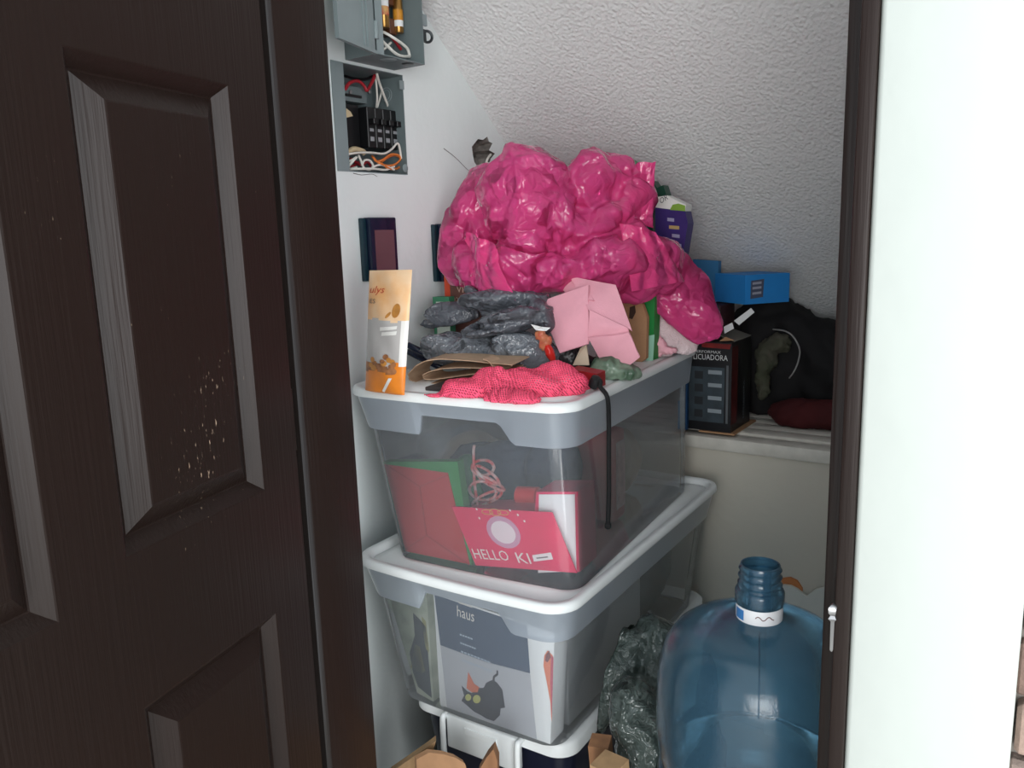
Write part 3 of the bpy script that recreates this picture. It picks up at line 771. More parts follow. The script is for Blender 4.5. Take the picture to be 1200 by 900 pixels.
pp([(486, 755), (492, 758), (498, 786), (494, 790), (481, 782), (484, 770)], mat('straw_print', (170, 170, 120), 0.6, var=0.4, vscale=120), 'plant_print')
pp([(494, 722), (499, 728), (503, 765), (499, 760), (496, 742)], MATS['straw_print'], 'plant_print')
t = thing('carton', 'plain white carton along the side of the middle bin', 'box', M2 @ Vector((0.0, 0.0, ZB2)))
b = MB(); b.box((-0.14, -0.270, ZB2), (0.172, 0.06, Z2 - 0.07), M2, bev=0.004); b.build('body', M_WHITE, t, smooth=40)
b = MB(); b.box((-0.14, -0.05, Z2 - 0.0698), (0.172, -0.005, Z2 - 0.069), M2); b.build('tape', mat('packing_tape', (190, 176, 150), 0.3), t)
me = blob_mesh([Matrix.Translation(M2 @ Vector((0.07, 0.22, ZB2 + 0.12))) @ Matrix.Diagonal((0.10, 0.10, 0.13, 1)), Matrix.Translation(M2 @ Vector((-0.06, 0.2, ZB2 + 0.1))) @ Matrix.Diagonal((0.10, 0.10, 0.10, 1))], 0.008, crumple(12, 0.010, 17), floor_at(ZB2))
tag(link('dark_bundle', me, mat('dark_green_fabric', (52, 66, 56), 0.85, var=0.4, vscale=12, rgb2=(96, 74, 60))), 'dark green bundle at the far end of the middle bin', 'cloth')

# bottom bin: dark body, white latched lid
c = onZ(590, 868, Z3)
M3 = M2 @ Matrix.Translation(Vector((0.015, 0.045, 0)))
W3, L3 = 0.37, 0.74
t = thing('latch_bin', 'dark navy storage bin with white latched lid, bottom of the stack', 'storage bin', Vector((M3.translation.x, M3.translation.y, 0)))
def l3(w, l, r, z): return [M3 @ Vector((x, y, z)) for x, y in rr(w, l, r)]
b = MB(); b.loft([l3(0.285, 0.62, 0.03, 0.0), l3(0.29, 0.625, 0.03, 0.01), l3(0.345, 0.70, 0.035, Z3 - 0.03), l3(0.345, 0.70, 0.035, Z3 - 0.012)], cap1=False)
b.build('tub', mat('navy_plastic', (22, 26, 44), 0.35), t, smooth=50)
b = MB(); b.loft([l3(W3 - 0.012, L3 - 0.012, 0.04, Z3 - 0.03), l3(W3, L3, 0.045, Z3 - 0.028), l3(W3, L3, 0.045, Z3 - 0.006), l3(W3 - 0.01, L3 - 0.01, 0.042, Z3 - 0.0005), l3(W3 - 0.04, L3 - 0.04, 0.03, Z3)], cap0=True)
b.build('lid', M_LID, t, smooth=50)
yf3 = -L3 / 2
def f3(x, z, h): return M3 @ Vector((x, yf3 - h, z))
lx0, lx1 = -0.08, 0.085
b = MB(); b.box((lx0, yf3 - 0.016, Z3 - 0.075), (lx1, yf3 + 0.004, Z3 - 0.004), M3, bev=0.004); lt = b.build('latch', M_LID, t, smooth=50)
b = MB(); b.box((lx0 + 0.045, yf3 - 0.0185, Z3 - 0.032), (lx1 - 0.045, yf3 - 0.0155, Z3 - 0.018), M3, bev=0.001); b.build('latch_rib', M_LID, lt)
for x in (lx0 - 0.004, lx1 + 0.004):
    b = MB(); b.tube([f3(x, Z3 - 0.13, 0.012), f3(x, Z3 - 0.09, 0.021), f3(x, Z3 - 0.016, 0.021), f3(x, Z3 - 0.009, 0.014), f3(x, Z3 - 0.008, 0.006)], 0.006, 8, 4); b.build('latch_arm', M_LID, lt, smooth=60)
# ------------------------------------------------------------------ electric boxes on the left wall
def W(y, z, d=0.0): return Vector((XW + d, y, z))
def wp(px, py, d=0.0): return onX(px, py, XW + d)
# recessed breaker panel
t = thing('breaker_panel', 'open grey breaker panel recessed in the white wall, black breakers and loose wires', 'electrical panel', W((by0 + by1) / 2, bz0, 0))
dp = 0.088
b = MB()
e = 0.0005
b.box((XW - dp - 0.002, by0 + e, bz0 + e), (XW - dp, by1 - e, bz1 - e))
b.box((XW - dp, by0 + e, bz0 + e), (XW + 0.002, by0 + 0.002, bz1 - e)); b.box((XW - dp, by1 - 0.002, bz0 + e), (XW + 0.002, by1 - e, bz1 - e))
b.box((XW - dp, by0 + 0.002, bz0 + e), (XW + 0.002, by1 - 0.002, bz0 + 0.002)); b.box((XW - dp, by0 + 0.002, bz1 - 0.002), (XW + 0.002, by1 - 0.002, bz1 - e))
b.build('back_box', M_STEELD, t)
yfl = wp(405, 140).y
b = MB(); b.box((XW + 0.001, by0 - 0.004, bz0), (XW + 0.0028, yfl, bz1)); b.build('flange', M_STEEL, t)
b = MB(); b.box((XW + 0.001, by1 - 0.012, bz1 - 0.03), (XW + 0.0028, by1 + 0.002, bz1 - 0.012)); b.build('corner_tab', M_STEEL, t)
b = MB(); b.lathe([(0.007, -0.0015), (0.009, 0), (0.007, 0.0015)], wp(475, 197, 0.003), (1, 0, 0), 12); b.build('screw', M_STEEL, t, smooth=40)
for (py, r_) in ((112, 0.016), (112, 0.011)):
    y_ = by1 - 0.0022 - (0.0004 if r_ < 0.015 else 0); c = Vector((XW - 0.045, y_, onY(450, py, by1).z))
    b = MB(); b.lathe([(r_, 0), (r_ - 0.0012, 0.0008), (r_ - 0.0024, 0)], c, (0, -1, 0), 20, False, False); b.build('knockout_ring', M_STEEL, t, smooth=40)
# bus bar bracket above the breakers
b = MB(); b.box((XW - dp, wp(408, 120, -0.03).y, wp(415, 118, -0.03).z), (XW - 0.04, wp(434, 120, -0.03).y, wp(415, 100, -0.03).z)); b.build('bracket', M_STEELD, t)
b = MB(); b.box((XW - 0.0398, wp(409, 120, -0.03).y, wp(415, 113, -0.03).z), (XW - 0.036, wp(427, 120, -0.03).y, wp(415, 110, -0.03).z)); b.build('bus_bar', M_BLACK, t)
for px_ in (410, 432):
    b = MB(); b.lathe([(0.004, 0), (0.004, 0.003)], wp(px_, 108, -0.04), (1, 0, 0), 10); b.build('screw', M_CHROME, t, smooth=40)
ys0, ys1 = wp(431, 150, -0.022).y, wp(467, 150, -0.022).y
zt_, zb_ = wp(445, 127, -0.022).z, wp(445, 174, -0.022).z
bw = (ys1 - ys0) / 4
b = MB(); b.box((XW - dp, ys0 - 0.045, zb_ - 0.006), (XW - 0.045, ys0 - 0.001, zt_ + 0.004)); b.build('breaker_base', M_BLACK, t)
M_SW = mat('grey_marking', (150, 152, 156), 0.5)
for k in range(4):
    y_ = ys0 + bw * k
    b = MB(); b.box((XW - dp, y_ + 0.0006, zb_), (XW - 0.022, y_ + bw - 0.0006, zt_), bev=0.0015, seg=1); br = b.build('breaker', M_BLACK, t)
    hz_ = zt_ - (zt_ - zb_) * 0.36
    b = MB(); b.box((XW - 0.0222, y_ + bw * 0.22, hz_ - 0.006), (XW - 0.008, y_ + bw * 0.82, hz_ + 0.006), bev=0.0012, seg=1); b.build('switch', M_BLACK, br)
    for fz, hh in ((0.56, 0.006), (0.78, 0.009)):
        zc_ = zt_ - (zt_ - zb_) * fz
        b = MB(); b.box((XW - 0.0221, y_ + bw * 0.25, zc_ - hh / 2), (XW - 0.0212, y_ + bw * 0.72, zc_ + hh / 2)); b.build('marking', M_SW, br)
b = MB(); b.prism([wp(406, 127, -0.03), wp(411, 131, -0.03), wp(413.5, 136, -0.03), wp(405.5, 138, -0.03)], (-0.003, 0, 0)); b.build('cable_end', mat('cream_sheath', (206, 186, 150), 0.7), t)
b = MB(); b.tube([wp(406, 181, -0.03), wp(414, 175, -0.03), wp(424, 177, -0.03), wp(427, 180, -0.03)], 0.006, 8, 4); b.build('cable_sheath', MATS['cream_sheath'], t, smooth=60)
def wire(pts, m, parent, r=0.0025, d=-0.008, name='wire'):
    b = MB(); b.tube([wp(p[0], p[1], p[2] if len(p) > 2 else d) for p in pts], r, 6, 4); return b.build(name, m, parent, smooth=60)
wire([(406, 181), (420, 179), (436, 179), (450, 180), (460, 174), (465, 168), (468, 172), (470, 186)], M_WIREW, t)
wire([(404, 190, -0.03), (412, 188), (418, 184), (411, 192), (407, 198, -0.03), (418, 196)], M_WIREW, t)
wire([(420, 182), (423, 188), (426, 196), (433, 199), (437, 194), (433, 188), (427, 188), (424, 194)], M_WIREW, t)
wire([(404, 199, -0.03), (420, 198), (440, 198), (452, 199), (462, 195)], M_WIREW, t)
wire([(436, 196), (446, 193), (455, 196), (462, 199)], M_WIREW, t)
wire([(436, 183, -0.03), (443, 190), (452, 194), (462, 193), (469, 187), (467, 182), (458, 181), (449, 187), (441, 189), (437, 184)], M_WIREO, t, 0.0024)
wire([(447, 190, -0.015), (455, 184, -0.015), (464, 182, -0.015), (471, 188, -0.015), (468, 196, -0.02), (458, 198), (446, 191)], M_WIREO, t, 0.0024)
wire([(410, 186, -0.05), (417, 190, -0.05), (424, 194, -0.05), (430, 190, -0.05), (436, 196, -0.05)], M_WIRER, t, 0.003)
wire([(404, 190, -0.05), (412, 195, -0.05), (420, 190, -0.06)], M_WIRER, t, 0.003)
wire([(404, 105, -0.03), (410, 97, -0.02), (420, 95, -0.02), (427, 101, -0.02), (430, 106, -0.02), (436, 96, -0.025), (440, 85, -0.03), (438, 74, -0.02)], M_WIRER, t, 0.0035)
wire([(404, 89, -0.04), (414, 92, -0.04), (428, 93, -0.04), (437, 89, -0.04)], M_BLACK, t, 0.003)
wire([(441, 74, -0.015), (442, 88, -0.02), (447, 104, -0.03), (453, 120, -0.04), (456, 129, -0.05)], M_WIREW, t, 0.0026)
wire([(440, 84, -0.03), (441, 100, -0.035), (442, 115, -0.04), (441, 126, -0.05)], M_WIREW, t, 0.0022)
wire([(448, 104, -0.04), (445, 116, -0.045), (442, 126, -0.05)], M_WIREW, t, 0.0022)

# surface mounted fuse box above it, its door swung open
dF = 0.085
XF = XW + dF
yn = (onX(440, 66, XF).y + onX(440, 0, XF).y) / 2
yf_ = (onX(495, 72, XF).y + onX(497, 0, XF).y) / 2
zb2 = (onX(495, 72, XF).z + onX(440, 66, XF).z) / 2
zt2 = zb2 + 0.19
t = thing('fuse_box', 'grey metal fuse box mounted on the white wall, door swung open, cartridge fuses inside', 'fuse box', W((yn + yf_) / 2, zb2, 0.0))
b = MB(); th = 0.002
b.box((XW + 0.0005, yn, zb2), (XW + 0.003, yf_, zt2)); b.box((XW + 0.003, yn, zb2), (XF, yn + th, zt2)); b.box((XW + 0.003, yf_ - th, zb2), (XF, yf_, zt2))
b.box((XW + 0.003, yn + th, zb2), (XF, yf_ - th, zb2 + th)); b.box((XW + 0.003, yn + th, zt2 - th), (XF, yf_ - th, zt2))
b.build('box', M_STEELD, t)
b = MB(); b.box((XF - 0.002, yn, zb2), (XF + 0.0005, yn + 0.02, zt2)); b.build('front_lip', M_STEEL, t)
yi = onX(472, 30, XF - 0.03).y
tc_ = onX(498, 24, XF - 0.012)
b = MB(); b.box((XF - 0.014, yf_ - 0.001, tc_.z - 0.011), (XF - 0.010, tc_.y + 0.004, tc_.z + 0.011)); b.build('latch_tab', M_STEEL, t)
lc = onX(500.5, 43, XF - 0.012)
b = MB(); b.tube([lc + Vector((0.006 * math.cos(a), 0.009 * math.cos(a), 0.011 * math.sin(a))) for a in [k * PI / 6 for k in range(13)]], 0.0030, 6, 2); b.build('hasp_loop', mat('dark_steel', (58, 62, 64), 0.4, metal=0.6), t, smooth=60)
b = MB(); b.box((XF - 0.016, yf_ - 0.001, lc.z - 0.012), (XF - 0.009, lc.y - 0.006, lc.z + 0.012)); b.build('hasp_bracket', MATS['dark_steel'], t)
for px_, py_, r_, m_ in ((478, 75, 0.013, M_BLACK), (455, 70, 0.017, M_STEEL)):
    c = onZ(px_, py_, zb2 - 0.0004)
    b = MB(); b.lathe([(r_, 0), (r_ - 0.002, -0.001)], c, (0, 0, 1), 20); b.build('knockout', m_, t, smooth=40)
for k in range(2):
    zz = onX(437, 35, XF).z + k * 0.1
    b = MB(); b.lathe([(0.005, -0.016), (0.0055, -0.015), (0.0055, 0.015), (0.005, 0.016)], Vector((XF + 0.004, yn - 0.004, zz)), (0, 0, 1), 10); b.build('hinge', M_STEEL, t, smooth=50)
# door leaf
u = Vector((0.27, -0.963, 0)).normalized(); n_ = Vector((u.y, -u.x, 0)); n_ = -n_ if n_.x < 0 else n_
ho = Vector((XF + 0.004, yn - 0.006, 0))
def leaf(a, z, h=0.0): return ho + u * a + Vector((0, 0, z)) + n_ * h
wl_ = 0.15
b = MB()
b.prism([leaf(0.004, zb2 - 0.004), leaf(wl_, zb2 - 0.004), leaf(wl_, zt2), leaf(0.004, zt2)], n_ * -0.002)
b.build('door_leaf', M_STEEL, t)
for (a0, a1, z0, z1, h) in ((0.004, wl_, zb2 - 0.004, zb2 + 0.002, 0.006), (wl_ - 0.004, wl_, zb2 + 0.002, zt2, 0.006), (0.03, 0.034, zb2 + 0.002, zt2, 0.003), (0.045, 0.048, zb2 + 0.002, zt2, 0.003)):
    b = MB(); b.prism([leaf(a0, z0), leaf(a1, z0), leaf(a1, z1), leaf(a0, z1)], n_ * h); b.build('door_rib', M_STEEL, t)
# fuses
M_FL = [mat('fuse_label_red', (190, 60, 60), 0.45, rgb2=(214, 180, 110), vscale=60), mat('fuse_label_orange', (206, 140, 44), 0.45, var=0.2, vscale=80)]
for k, (px_, ptop, pbot) in enumerate(((450, -14, 33), (467.5, -4, 39))):
    dd = XF - 0.045
    p_ = onX(px_, pbot, dd); pt_ = onX(px_, ptop, dd); r_ = 0.0115 if k == 0 else 0.010
    f_ = thing('x', None, None, (0, 0, 0)) if False else None
    L_ = pt_.z - p_.z
    b = MB(); b.lathe([(r_ * 0.9, 0.0), (r_, L_ * 0.02), (r_, L_), (r_ * 0.9, L_ * 1.02)], Vector((p_.x, p_.y, p_.z)), (0, 0, 1), 18); fu = b.build('fuse', M_BRASS, t, smooth=40)
    z0f, z1f = (0.30, 0.52) if k == 0 else (0.33, 0.62)
    b = MB(); b.lathe([(r_ * 1.03, 0), (r_ * 1.03, L_ * (z1f - z0f))], Vector((p_.x, p_.y, p_.z + L_ * z0f)), (0, 0, 1), 18); b.build('label_band', M_FL[k], fu, smooth=40)
    zz = (0.52, 0.70) if k == 0 else (0.16, 0.33)
    b = MB(); b.lathe([(r_ * 1.02, 0), (r_ * 1.02, L_ * (zz[1] - zz[0]))], Vector((p_.x, p_.y, p_.z + L_ * zz[0])), (0, 0, 1), 18); b.build('white_band', M_WHITE, fu, smooth=40)
    for z_ in (p_.z - 0.004, p_.z + L_ * 0.72):
        b = MB(); b.box((XW + 0.003, p_.y - r_ * 1.2 - 0.012, z_), (p_.x - r_ * 0.2, p_.y - r_ * 0.3, z_ + 0.03), bev=0.001, seg=1); b.build('fuse_clip', M_COPPER, t)
wire([(445, 36, 0.03), (452, 39, 0.04), (462, 45, 0.05), (472, 52, 0.05), (478, 58, 0.05), (480, 66, 0.05)], M_WIREW, t, 0.003)
wire([(447, 47, 0.05), (455, 55, 0.055), (464, 63, 0.06), (472, 66, 0.06), (480, 66, 0.05)], M_WIREW, t, 0.003)
wire([(447, 60, 0.06), (452, 56, 0.05), (458, 50, 0.04)], M_WIREW, t, 0.0025)
wire([(458, 42, 0.03), (464, 50, 0.03), (470, 58, 0.03)], M_WIRER, t, 0.003)
wire([(438, 74, 0.0), (437, 70, 0.02), (438, 66, 0.03)], M_WIRER, t, 0.005)
wire([(442, 76, 0.0), (443, 70, 0.02), (442, 66, 0.03)], M_WIREW, t, 0.0026)

# dark framed plaques
M_DBLUE = mat('dark_blue_gloss', (20, 30, 52), 0.25)
M_TEAL = mat('dark_teal_edge', (24, 52, 62), 0.3)
def plaque(pl, pr, ptop, pbl, pbr, label):
    y0_, y1_ = wp(pl, ptop).y, wp(pr, ptop).y; z1_, z0_ = wp(pr, ptop).z, wp(pl, pbl).z
    t = thing('wall_plaque', label, 'plaque', W((y0_ + y1_) / 2, z0_), 'dark blue wall plaques')
    b = MB(); b.box((XW + 0.0005, y0_ + 0.012, z0_), (XW + 0.022, y1_, z1_), bev=0.003); b.build('frame', M_DBLUE, t, smooth=40)
    b = MB(); b.box((XW + 0.0005, y0_, z0_ + 0.001), (XW + 0.012, y0_ + 0.0115, z1_ - 0.001), bev=0.002); b.build('side_edge', M_TEAL, t, smooth=40)
    b = MB(); b.box((XW + 0.0218, y0_ + 0.024, z0_ + 0.014), (XW + 0.0228, y1_ - 0.010, z1_ - 0.026)); b.build('panel', mat('brown_panel', (110, 76, 82), 0.4, var=0.08), t)
    return t
plaque(419, 455, 255, 331, 330, 'dark blue plaque with brown panel on the white wall, above the orange treat pouch')
plaque(504, 545, 262, 331, 330, 'dark blue plaque mostly hidden behind the pink plastic bag')
# ------------------------------------------------------------------ things piled on the top lid
ZL1 = Z1 - 0.0002
def lidp(px, py): return onZ(px, py, ZL1)
HX = Vector((CR.x, CR.y, 0)).normalized()        # horizontal directions of the room as one faces the pile
HF = Vector((-HX.y, HX.x, 0))
# orange treat pouch
pbl, pbr = lidp(428, 457), lidp(474, 463)
yb_ = (pbl.y + pbr.y) / 2
ptl, ptr = onY(433, 317, pbl.y + 0.012), onY(483, 316, pbr.y + 0.012)
nrm = -HF
def pq(u, v): return pbl * (1 - u) * (1 - v) + pbr * u * (1 - v) + ptl * (1 - u) * v + ptr * u * v
def ph(u, v): return 0.022 * (math.sin(PI * min(max(u, 0), 1)) ** 0.6) * (1 - v) ** 0.55 * (min(1, v * 6) ** 0.6 * 0.6 + 0.4) + 0.0022 * math.sin(u * 9 + v * 17) * (1 - abs(2 * u - 1))
def pp3(u, v, h=0.0): return pq(u, v) + nrm * (ph(u, v) + h)
t = thing('treat_pouch', 'standing orange and cream dog treat pouch at the front left of the lid', 'pouch', (pbl + pbr) / 2)
M_PO = [mat('pouch_orange', (226, 132, 44), 0.35, var=0.15, vscale=30), mat('pouch_cream', (236, 214, 184), 0.35, rgb2=(226, 158, 84), vscale=9), mat('pouch_window', (186, 182, 180), 0.25, var=0.12, vscale=20), mat('pouch_white', (226, 224, 220), 0.35), mat('pouch_kibble', (176, 120, 78), 0.5, rgb2=(112, 70, 46), vscale=60)]
NU, NV = 24, 60
b = MB()
gf = [[b.bm.verts.new(pp3(i / NU, j / NV)) for j in range(NV + 1)] for i in range(NU + 1)]
gb = [[gf[i][j] if i in (0, NU) or j == NV else b.bm.verts.new(pq(i / NU, j / NV) - nrm * ph(i / NU, j / NV)) for j in range(NV + 1)] for i in range(NU + 1)]
for i in range(NU):
    for j in range(NV):
        u_, v_ = (i + 0.5) / NU, (j + 0.5) / NV
        wv = 0.02 * math.sin(u_ * 7)
        if v_ > 0.60 + wv * 0.5: mi = 1
        elif u_ > 0.84 and v_ > 0.24: mi = 3
        elif v_ < 0.16 + 0.05 * u_ + wv or (u_ > 0.70 and v_ < 0.27): mi = 0
        elif v_ < 0.24 + wv: mi = 4
        else: mi = 2
        b.face_ = b.bm.faces.new((gf[i][j], gf[i + 1][j], gf[i + 1][j + 1], gf[i][j + 1])); b.face_.material_index = mi
        try:
            f = b.bm.faces.new((gb[i][j + 1], gb[i + 1][j + 1], gb[i + 1][j], gb[i][j])); f.material_index = 1 if v_ > 0.6 else 0
        except ValueError: pass
for i in range(NU): b.bm.faces.new((gf[i + 1][0], gf[i][0], gb[i][0], gb[i + 1][0])) if len({gf[i + 1][0], gf[i][0], gb[i][0], gb[i + 1][0]}) == 4 else None
body = b.build('pouch_body', M_PO, t, smooth=70)
def pf(u, v, h=0.0): return pp3(u, v, h + 0.0008)
lettering('ulys', pf, 0.04, 0.80, 0.36, mat('red_lettering', (190, 70, 44), 0.5), t, height=0.075, shear=0.3)
lettering('ES', pf, 0.05, 0.735, 0.14, mat('dark_lettering', (84, 74, 70), 0.5), t, height=0.035)
def ppatch(poly, m, name, h=0.0):
    b = MB(); n = len(poly); poly = [(poly[i][0] + (poly[(i + 1) % n][0] - poly[i][0]) * k / 4, poly[i][1] + (poly[(i + 1) % n][1] - poly[i][1]) * k / 4) for i in range(n) for k in range(4)]
    cu, cv = sum(p[0] for p in poly) / len(poly), sum(p[1] for p in poly) / len(poly)
    rings = [[b.bm.verts.new(pf(cu + (u_ - cu) * f_, cv + (v_ - cv) * f_, h)) for u_, v_ in poly] for f_ in (0.02, 0.35, 0.7, 1.0)]
    for r0, r1 in zip(rings, rings[1:]):
        for i in range(len(poly)): b.bm.faces.new((r0[i], r0[(i + 1) % len(poly)], r1[(i + 1) % len(poly)], r1[i]))
    return b.build(name, m, t, fix=False)
ppatch([(0.34, 0.515), (0.74, 0.535), (0.75, 0.56), (0.34, 0.545)], M_PO[3], 'caption_print'); ppatch([(0.38, 0.475), (0.74, 0.49), (0.75, 0.52), (0.39, 0.505)], M_PO[3], 'caption_print')
M_BIS = mat('biscuit_print', (196, 134, 64), 0.5, var=0.3, vscale=80)
ppatch(ell(0.70, 0.68, 0.10, 0.055, 14, 0.2), M_BIS, 'biscuit_print'); ppatch(ell(0.52, 0.645, 0.07, 0.016, 12, 0.3), M_BIS, 'biscuit_print', 0.0002)
rk = random.Random(4)
for k in range(20):                        # kibble seen through the window
    u_, v_ = rk.uniform(0.12, 0.76), 0.19 + abs(rk.gauss(0, 0.07))
    ppatch(ell(u_, v_, rk.uniform(0.05, 0.08), rk.uniform(0.016, 0.024), 10, 0), MATS['pouch_kibble'] if k % 3 else M_BIS, 'kibble_print', 0.0002 + 0.0001 * k)
ppatch([(0.46, 0.02), (0.62, 0.14), (0.70, 0.14), (0.52, 0.01)], M_PO[3], 'stripe_print', 0.0003)
# pens behind the pouch
for k, (a, c) in enumerate((((478, 404), (520, 426)), ((478, 412), (514, 430)))):
    p0 = onY(*a, 1.30 + 0.02 * k); p1 = lidp(*c); p1 = onY(c[0], c[1], 1.34); p1.z = max(p1.z, ZL1 + 0.008)
    b = MB(); d_ = (p1 - p0); L_ = d_.length; b.lathe([(0.003, -0.004), (0.0065, 0), (0.007, 0.02), (0.007, L_), (0.004, L_ + 0.01)], p0, d_, 12)
    tag(b.build('tube', M_DBLUE, smooth=40), ('upper' if k == 0 else 'lower') + ' of two dark navy tubes leaning behind the treat pouch', 'tube', 'navy tubes behind the pouch')
# flat dark tray under the paper bag
b = MB(); c = lidp(505, 458)
Md = Matrix.Translation(Vector((c.x, c.y, 0))) @ Matrix.Rotation(math.radians(6), 4, 'Z')
b.box((-0.01, -0.005, ZL1 + 0.0006), (0.16, 0.10, ZL1 + 0.008), Md, bev=0.002)
tag(b.build('flat_case', mat('charcoal_card', (58, 54, 54), 0.6), smooth=40), 'flat charcoal case lying under the folded brown paper bag', 'case')

def ribbon(pxs, y, depth, th, m, parent, name, sm=5, jit=0.0, yb=None):
    """folded paper: a profile drawn on the upright plane y, swept back by depth"""
    P = [onY(px, py, y) for px, py in pxs]
    Q = [P[0] * 2 - P[1]] + P + [P[-1] * 2 - P[-2]]
    pts = []
    for i in range(1, len(Q) - 2):
        for k in range(sm):
            s_ = k / sm
            pts.append(0.5 * ((2 * Q[i]) + (Q[i + 1] - Q[i - 1]) * s_ + (2 * Q[i - 1] - 5 * Q[i] + 4 * Q[i + 1] - Q[i + 2]) * s_ * s_ + (3 * Q[i] - Q[i - 1] - 3 * Q[i + 1] + Q[i + 2]) * s_ ** 3))
    pts.append(P[-1])
    dv = Vector((-0.25, 1, 0)).normalized() * depth
    b = MB(); loops = []
    n = len(pts)
    for p_i in range(n):
        tg = (pts[min(p_i + 1, n - 1)] - pts[max(p_i - 1, 0)]).normalized(); nn = tg.cross(Vector((0, 1, 0))).normalized() * (th / 2)
        j = Vector((0, jit * math.sin(p_i * 1.3), 0))
        loops.append([pts[p_i] + nn + j, pts[p_i] - nn + j, pts[p_i] - nn + dv, pts[p_i] + nn + dv])
    b.loft(loops); return b.build(name, m, parent, smooth=50)
M_PAPER = mat('brown_paper', (196, 166, 138), 0.8, var=0.15, vscale=40, bump=0.2, bscale=90)
yp = 1.205
t = thing('paper_bag', 'folded brown paper bag lying on the lid beside the treat pouch', 'paper bag', lidp(520, 462))
ribbon([(600, 428), (560, 424), (520, 421), (496, 424), (483, 433), (478, 441), (484, 447), (500, 450), (540, 447), (596, 440)], yp, 0.10, 0.0016, M_PAPER, t, 'outer_fold', jit=0.002)
ribbon([(590, 432), (545, 431), (520, 432), (502, 436), (495, 441), (503, 445), (530, 442), (560, 438), (595, 437)], yp + 0.006, 0.09, 0.0014, M_PAPER, t, 'inner_fold', jit=0.002)
ribbon([(596, 440), (570, 441), (540, 445), (512, 449), (494, 450)], yp + 0.004, 0.09, 0.0014, M_PAPER, t, 'inner_fold')
ribbon([(566, 421), (573, 424), (578, 430), (590, 434)], yp - 0.004, 0.05, 0.0014, M_PAPER, t, 'flap')

# grey plastic bags
M_GBAG = see_through('grey_bag_film', (150, 154, 160), (122, 128, 136), 0.85, 0.15, translucent=0.15, crease=0.4, cscale=36, facet=1.3, ior=1.65)
M_GBAG2 = see_through('grey_bag_film_dark', (130, 132, 136), (100, 104, 112), 0.9, 0.2, translucent=0.1, crease=0.35, cscale=36, facet=1.1, ior=1.55)
tlt = lambda *a: lobe(*a)
me = blob_mesh([lobe(528, 408, 34, 20, 1.33, 0.05, 4), lobe(565, 412, 45, 22, 1.33, 0.05, 2), lobe(610, 410, 42, 24, 1.35, 0.06, 6), lobe(640, 416, 16, 18, 1.37, 0.04), lobe(590, 425, 50, 14, 1.33, 0.05, 4), lobe(505, 407, 12, 15, 1.33, 0.04)], 0.0042,
               tents(17, 0.004, 41, (0.6, 0.7, 1.4)), floor_at(ZL1 + 0.001), 1, hull=36, seed=6)
tag(link('plastic_bag', me, M_GBAG), 'shiny grey plastic bag lying on the brown paper bag', 'plastic bag', 'grey plastic bags on the lid')
me = blob_mesh([lobe(594, 352, 54, 13, 1.36, 0.045, -2), lobe(602, 370, 46, 9, 1.335, 0.05, -9), lobe(588, 386, 42, 8, 1.325, 0.045, -13), lobe(556, 391, 16, 11, 1.315, 0.03, -6), lobe(634, 370, 12, 24, 1.37, 0.04, -22), lobe(556, 346, 14, 7, 1.38, 0.03, 42), lobe(528, 368, 32, 13, 1.37, 0.016, -4), lobe(506, 378, 14, 7, 1.37, 0.012, -10), lobe(605, 362, 40, 18, 1.375, 0.03, -4)], 0.0032,
               tents(20, 0.004, 57, (0.45, 0.6, 1.8)), None, 1, hull=34, seed=5)
tag(link('plastic_bag', me, M_GBAG2), 'dull dark grey plastic bag folded in layers under the pink bag', 'plastic bag', 'grey plastic bags on the lid')
b = MB(); b.prism([onY(622, 380, 1.305), onY(634, 383, 1.305), (onY(645, 384, 1.32)), onY(640, 388, 1.31), onY(628, 387, 1.305)], Vector((0, 0.001, 0)))
tag(b.build('paper_slip', M_WHITE), 'small white paper slip sticking out of the grey bag', 'paper')
# red and tan sweet wrapper, dark scraps, cream card, red carton under the cloth
me = blob_mesh([lobe(633, 392, 7, 8, 1.325, 0.012, 20), lobe(640, 402, 7, 10, 1.325, 0.012, 30)], 0.0028, crumple(60, 0.003, 5))
tag(link('wrapper', me, mat('tan_wrapper', (196, 136, 96), 0.4, rgb2=(176, 36, 40), vscale=30)), 'tan and red wrapper poking out of the grey bag', 'wrapper')
me = blob_mesh([lobe(644, 412, 6, 14, 1.325, 0.012, -22)], 0.0028, crumple(60, 0.002, 6))
tag(link('red_scrap', me, mat('glossy_red', (200, 40, 34), 0.3)), 'small glossy red scrap beside the black bag scrap', 'scrap')
me = blob_mesh([lobe(668, 418, 24, 17, 1.42, 0.035), lobe(690, 428, 24, 14, 1.45, 0.03), lobe(648, 425, 14, 10, 1.40, 0.03)], 0.0045, crumple(22, 0.008, 71), floor_at(ZL1 + 0.0008))
tag(link('plastic_bag', me, mat('black_film', (34, 32, 34), 0.3, bump=0.5, bscale=60)), 'small black plastic bag scrap under the pink cloth', 'plastic bag')
b = MB(); b.prism([onY(671, 428, 1.37), onY(690, 428, 1.37), onY(687, 404, 1.385), onY(680, 408, 1.385)], Vector((0, 0.003, 0)))
tag(b.build('card', mat('cream_card', (206, 190, 166), 0.7)), 'cream card triangle below the pink cloth', 'card')
p0, p1 = lidp(668, 452), lidp(700, 456)
b = MB(); b.prism([Vector((p0.x, p0.y, ZL1 + 0.0005)), Vector((p1.x, p1.y, ZL1 + 0.0005)), Vector((p1.x, p1.y, ZL1 + 0.028)), Vector((p0.x, p0.y, ZL1 + 0.032))], Vector((-0.004, 0.04, 0)))
tag(b.build('small_carton', mat('dark_red_card', (150, 30, 34), 0.5)), 'small dark red carton behind the coral mesh bag', 'box')
c = lidp(712, 446)
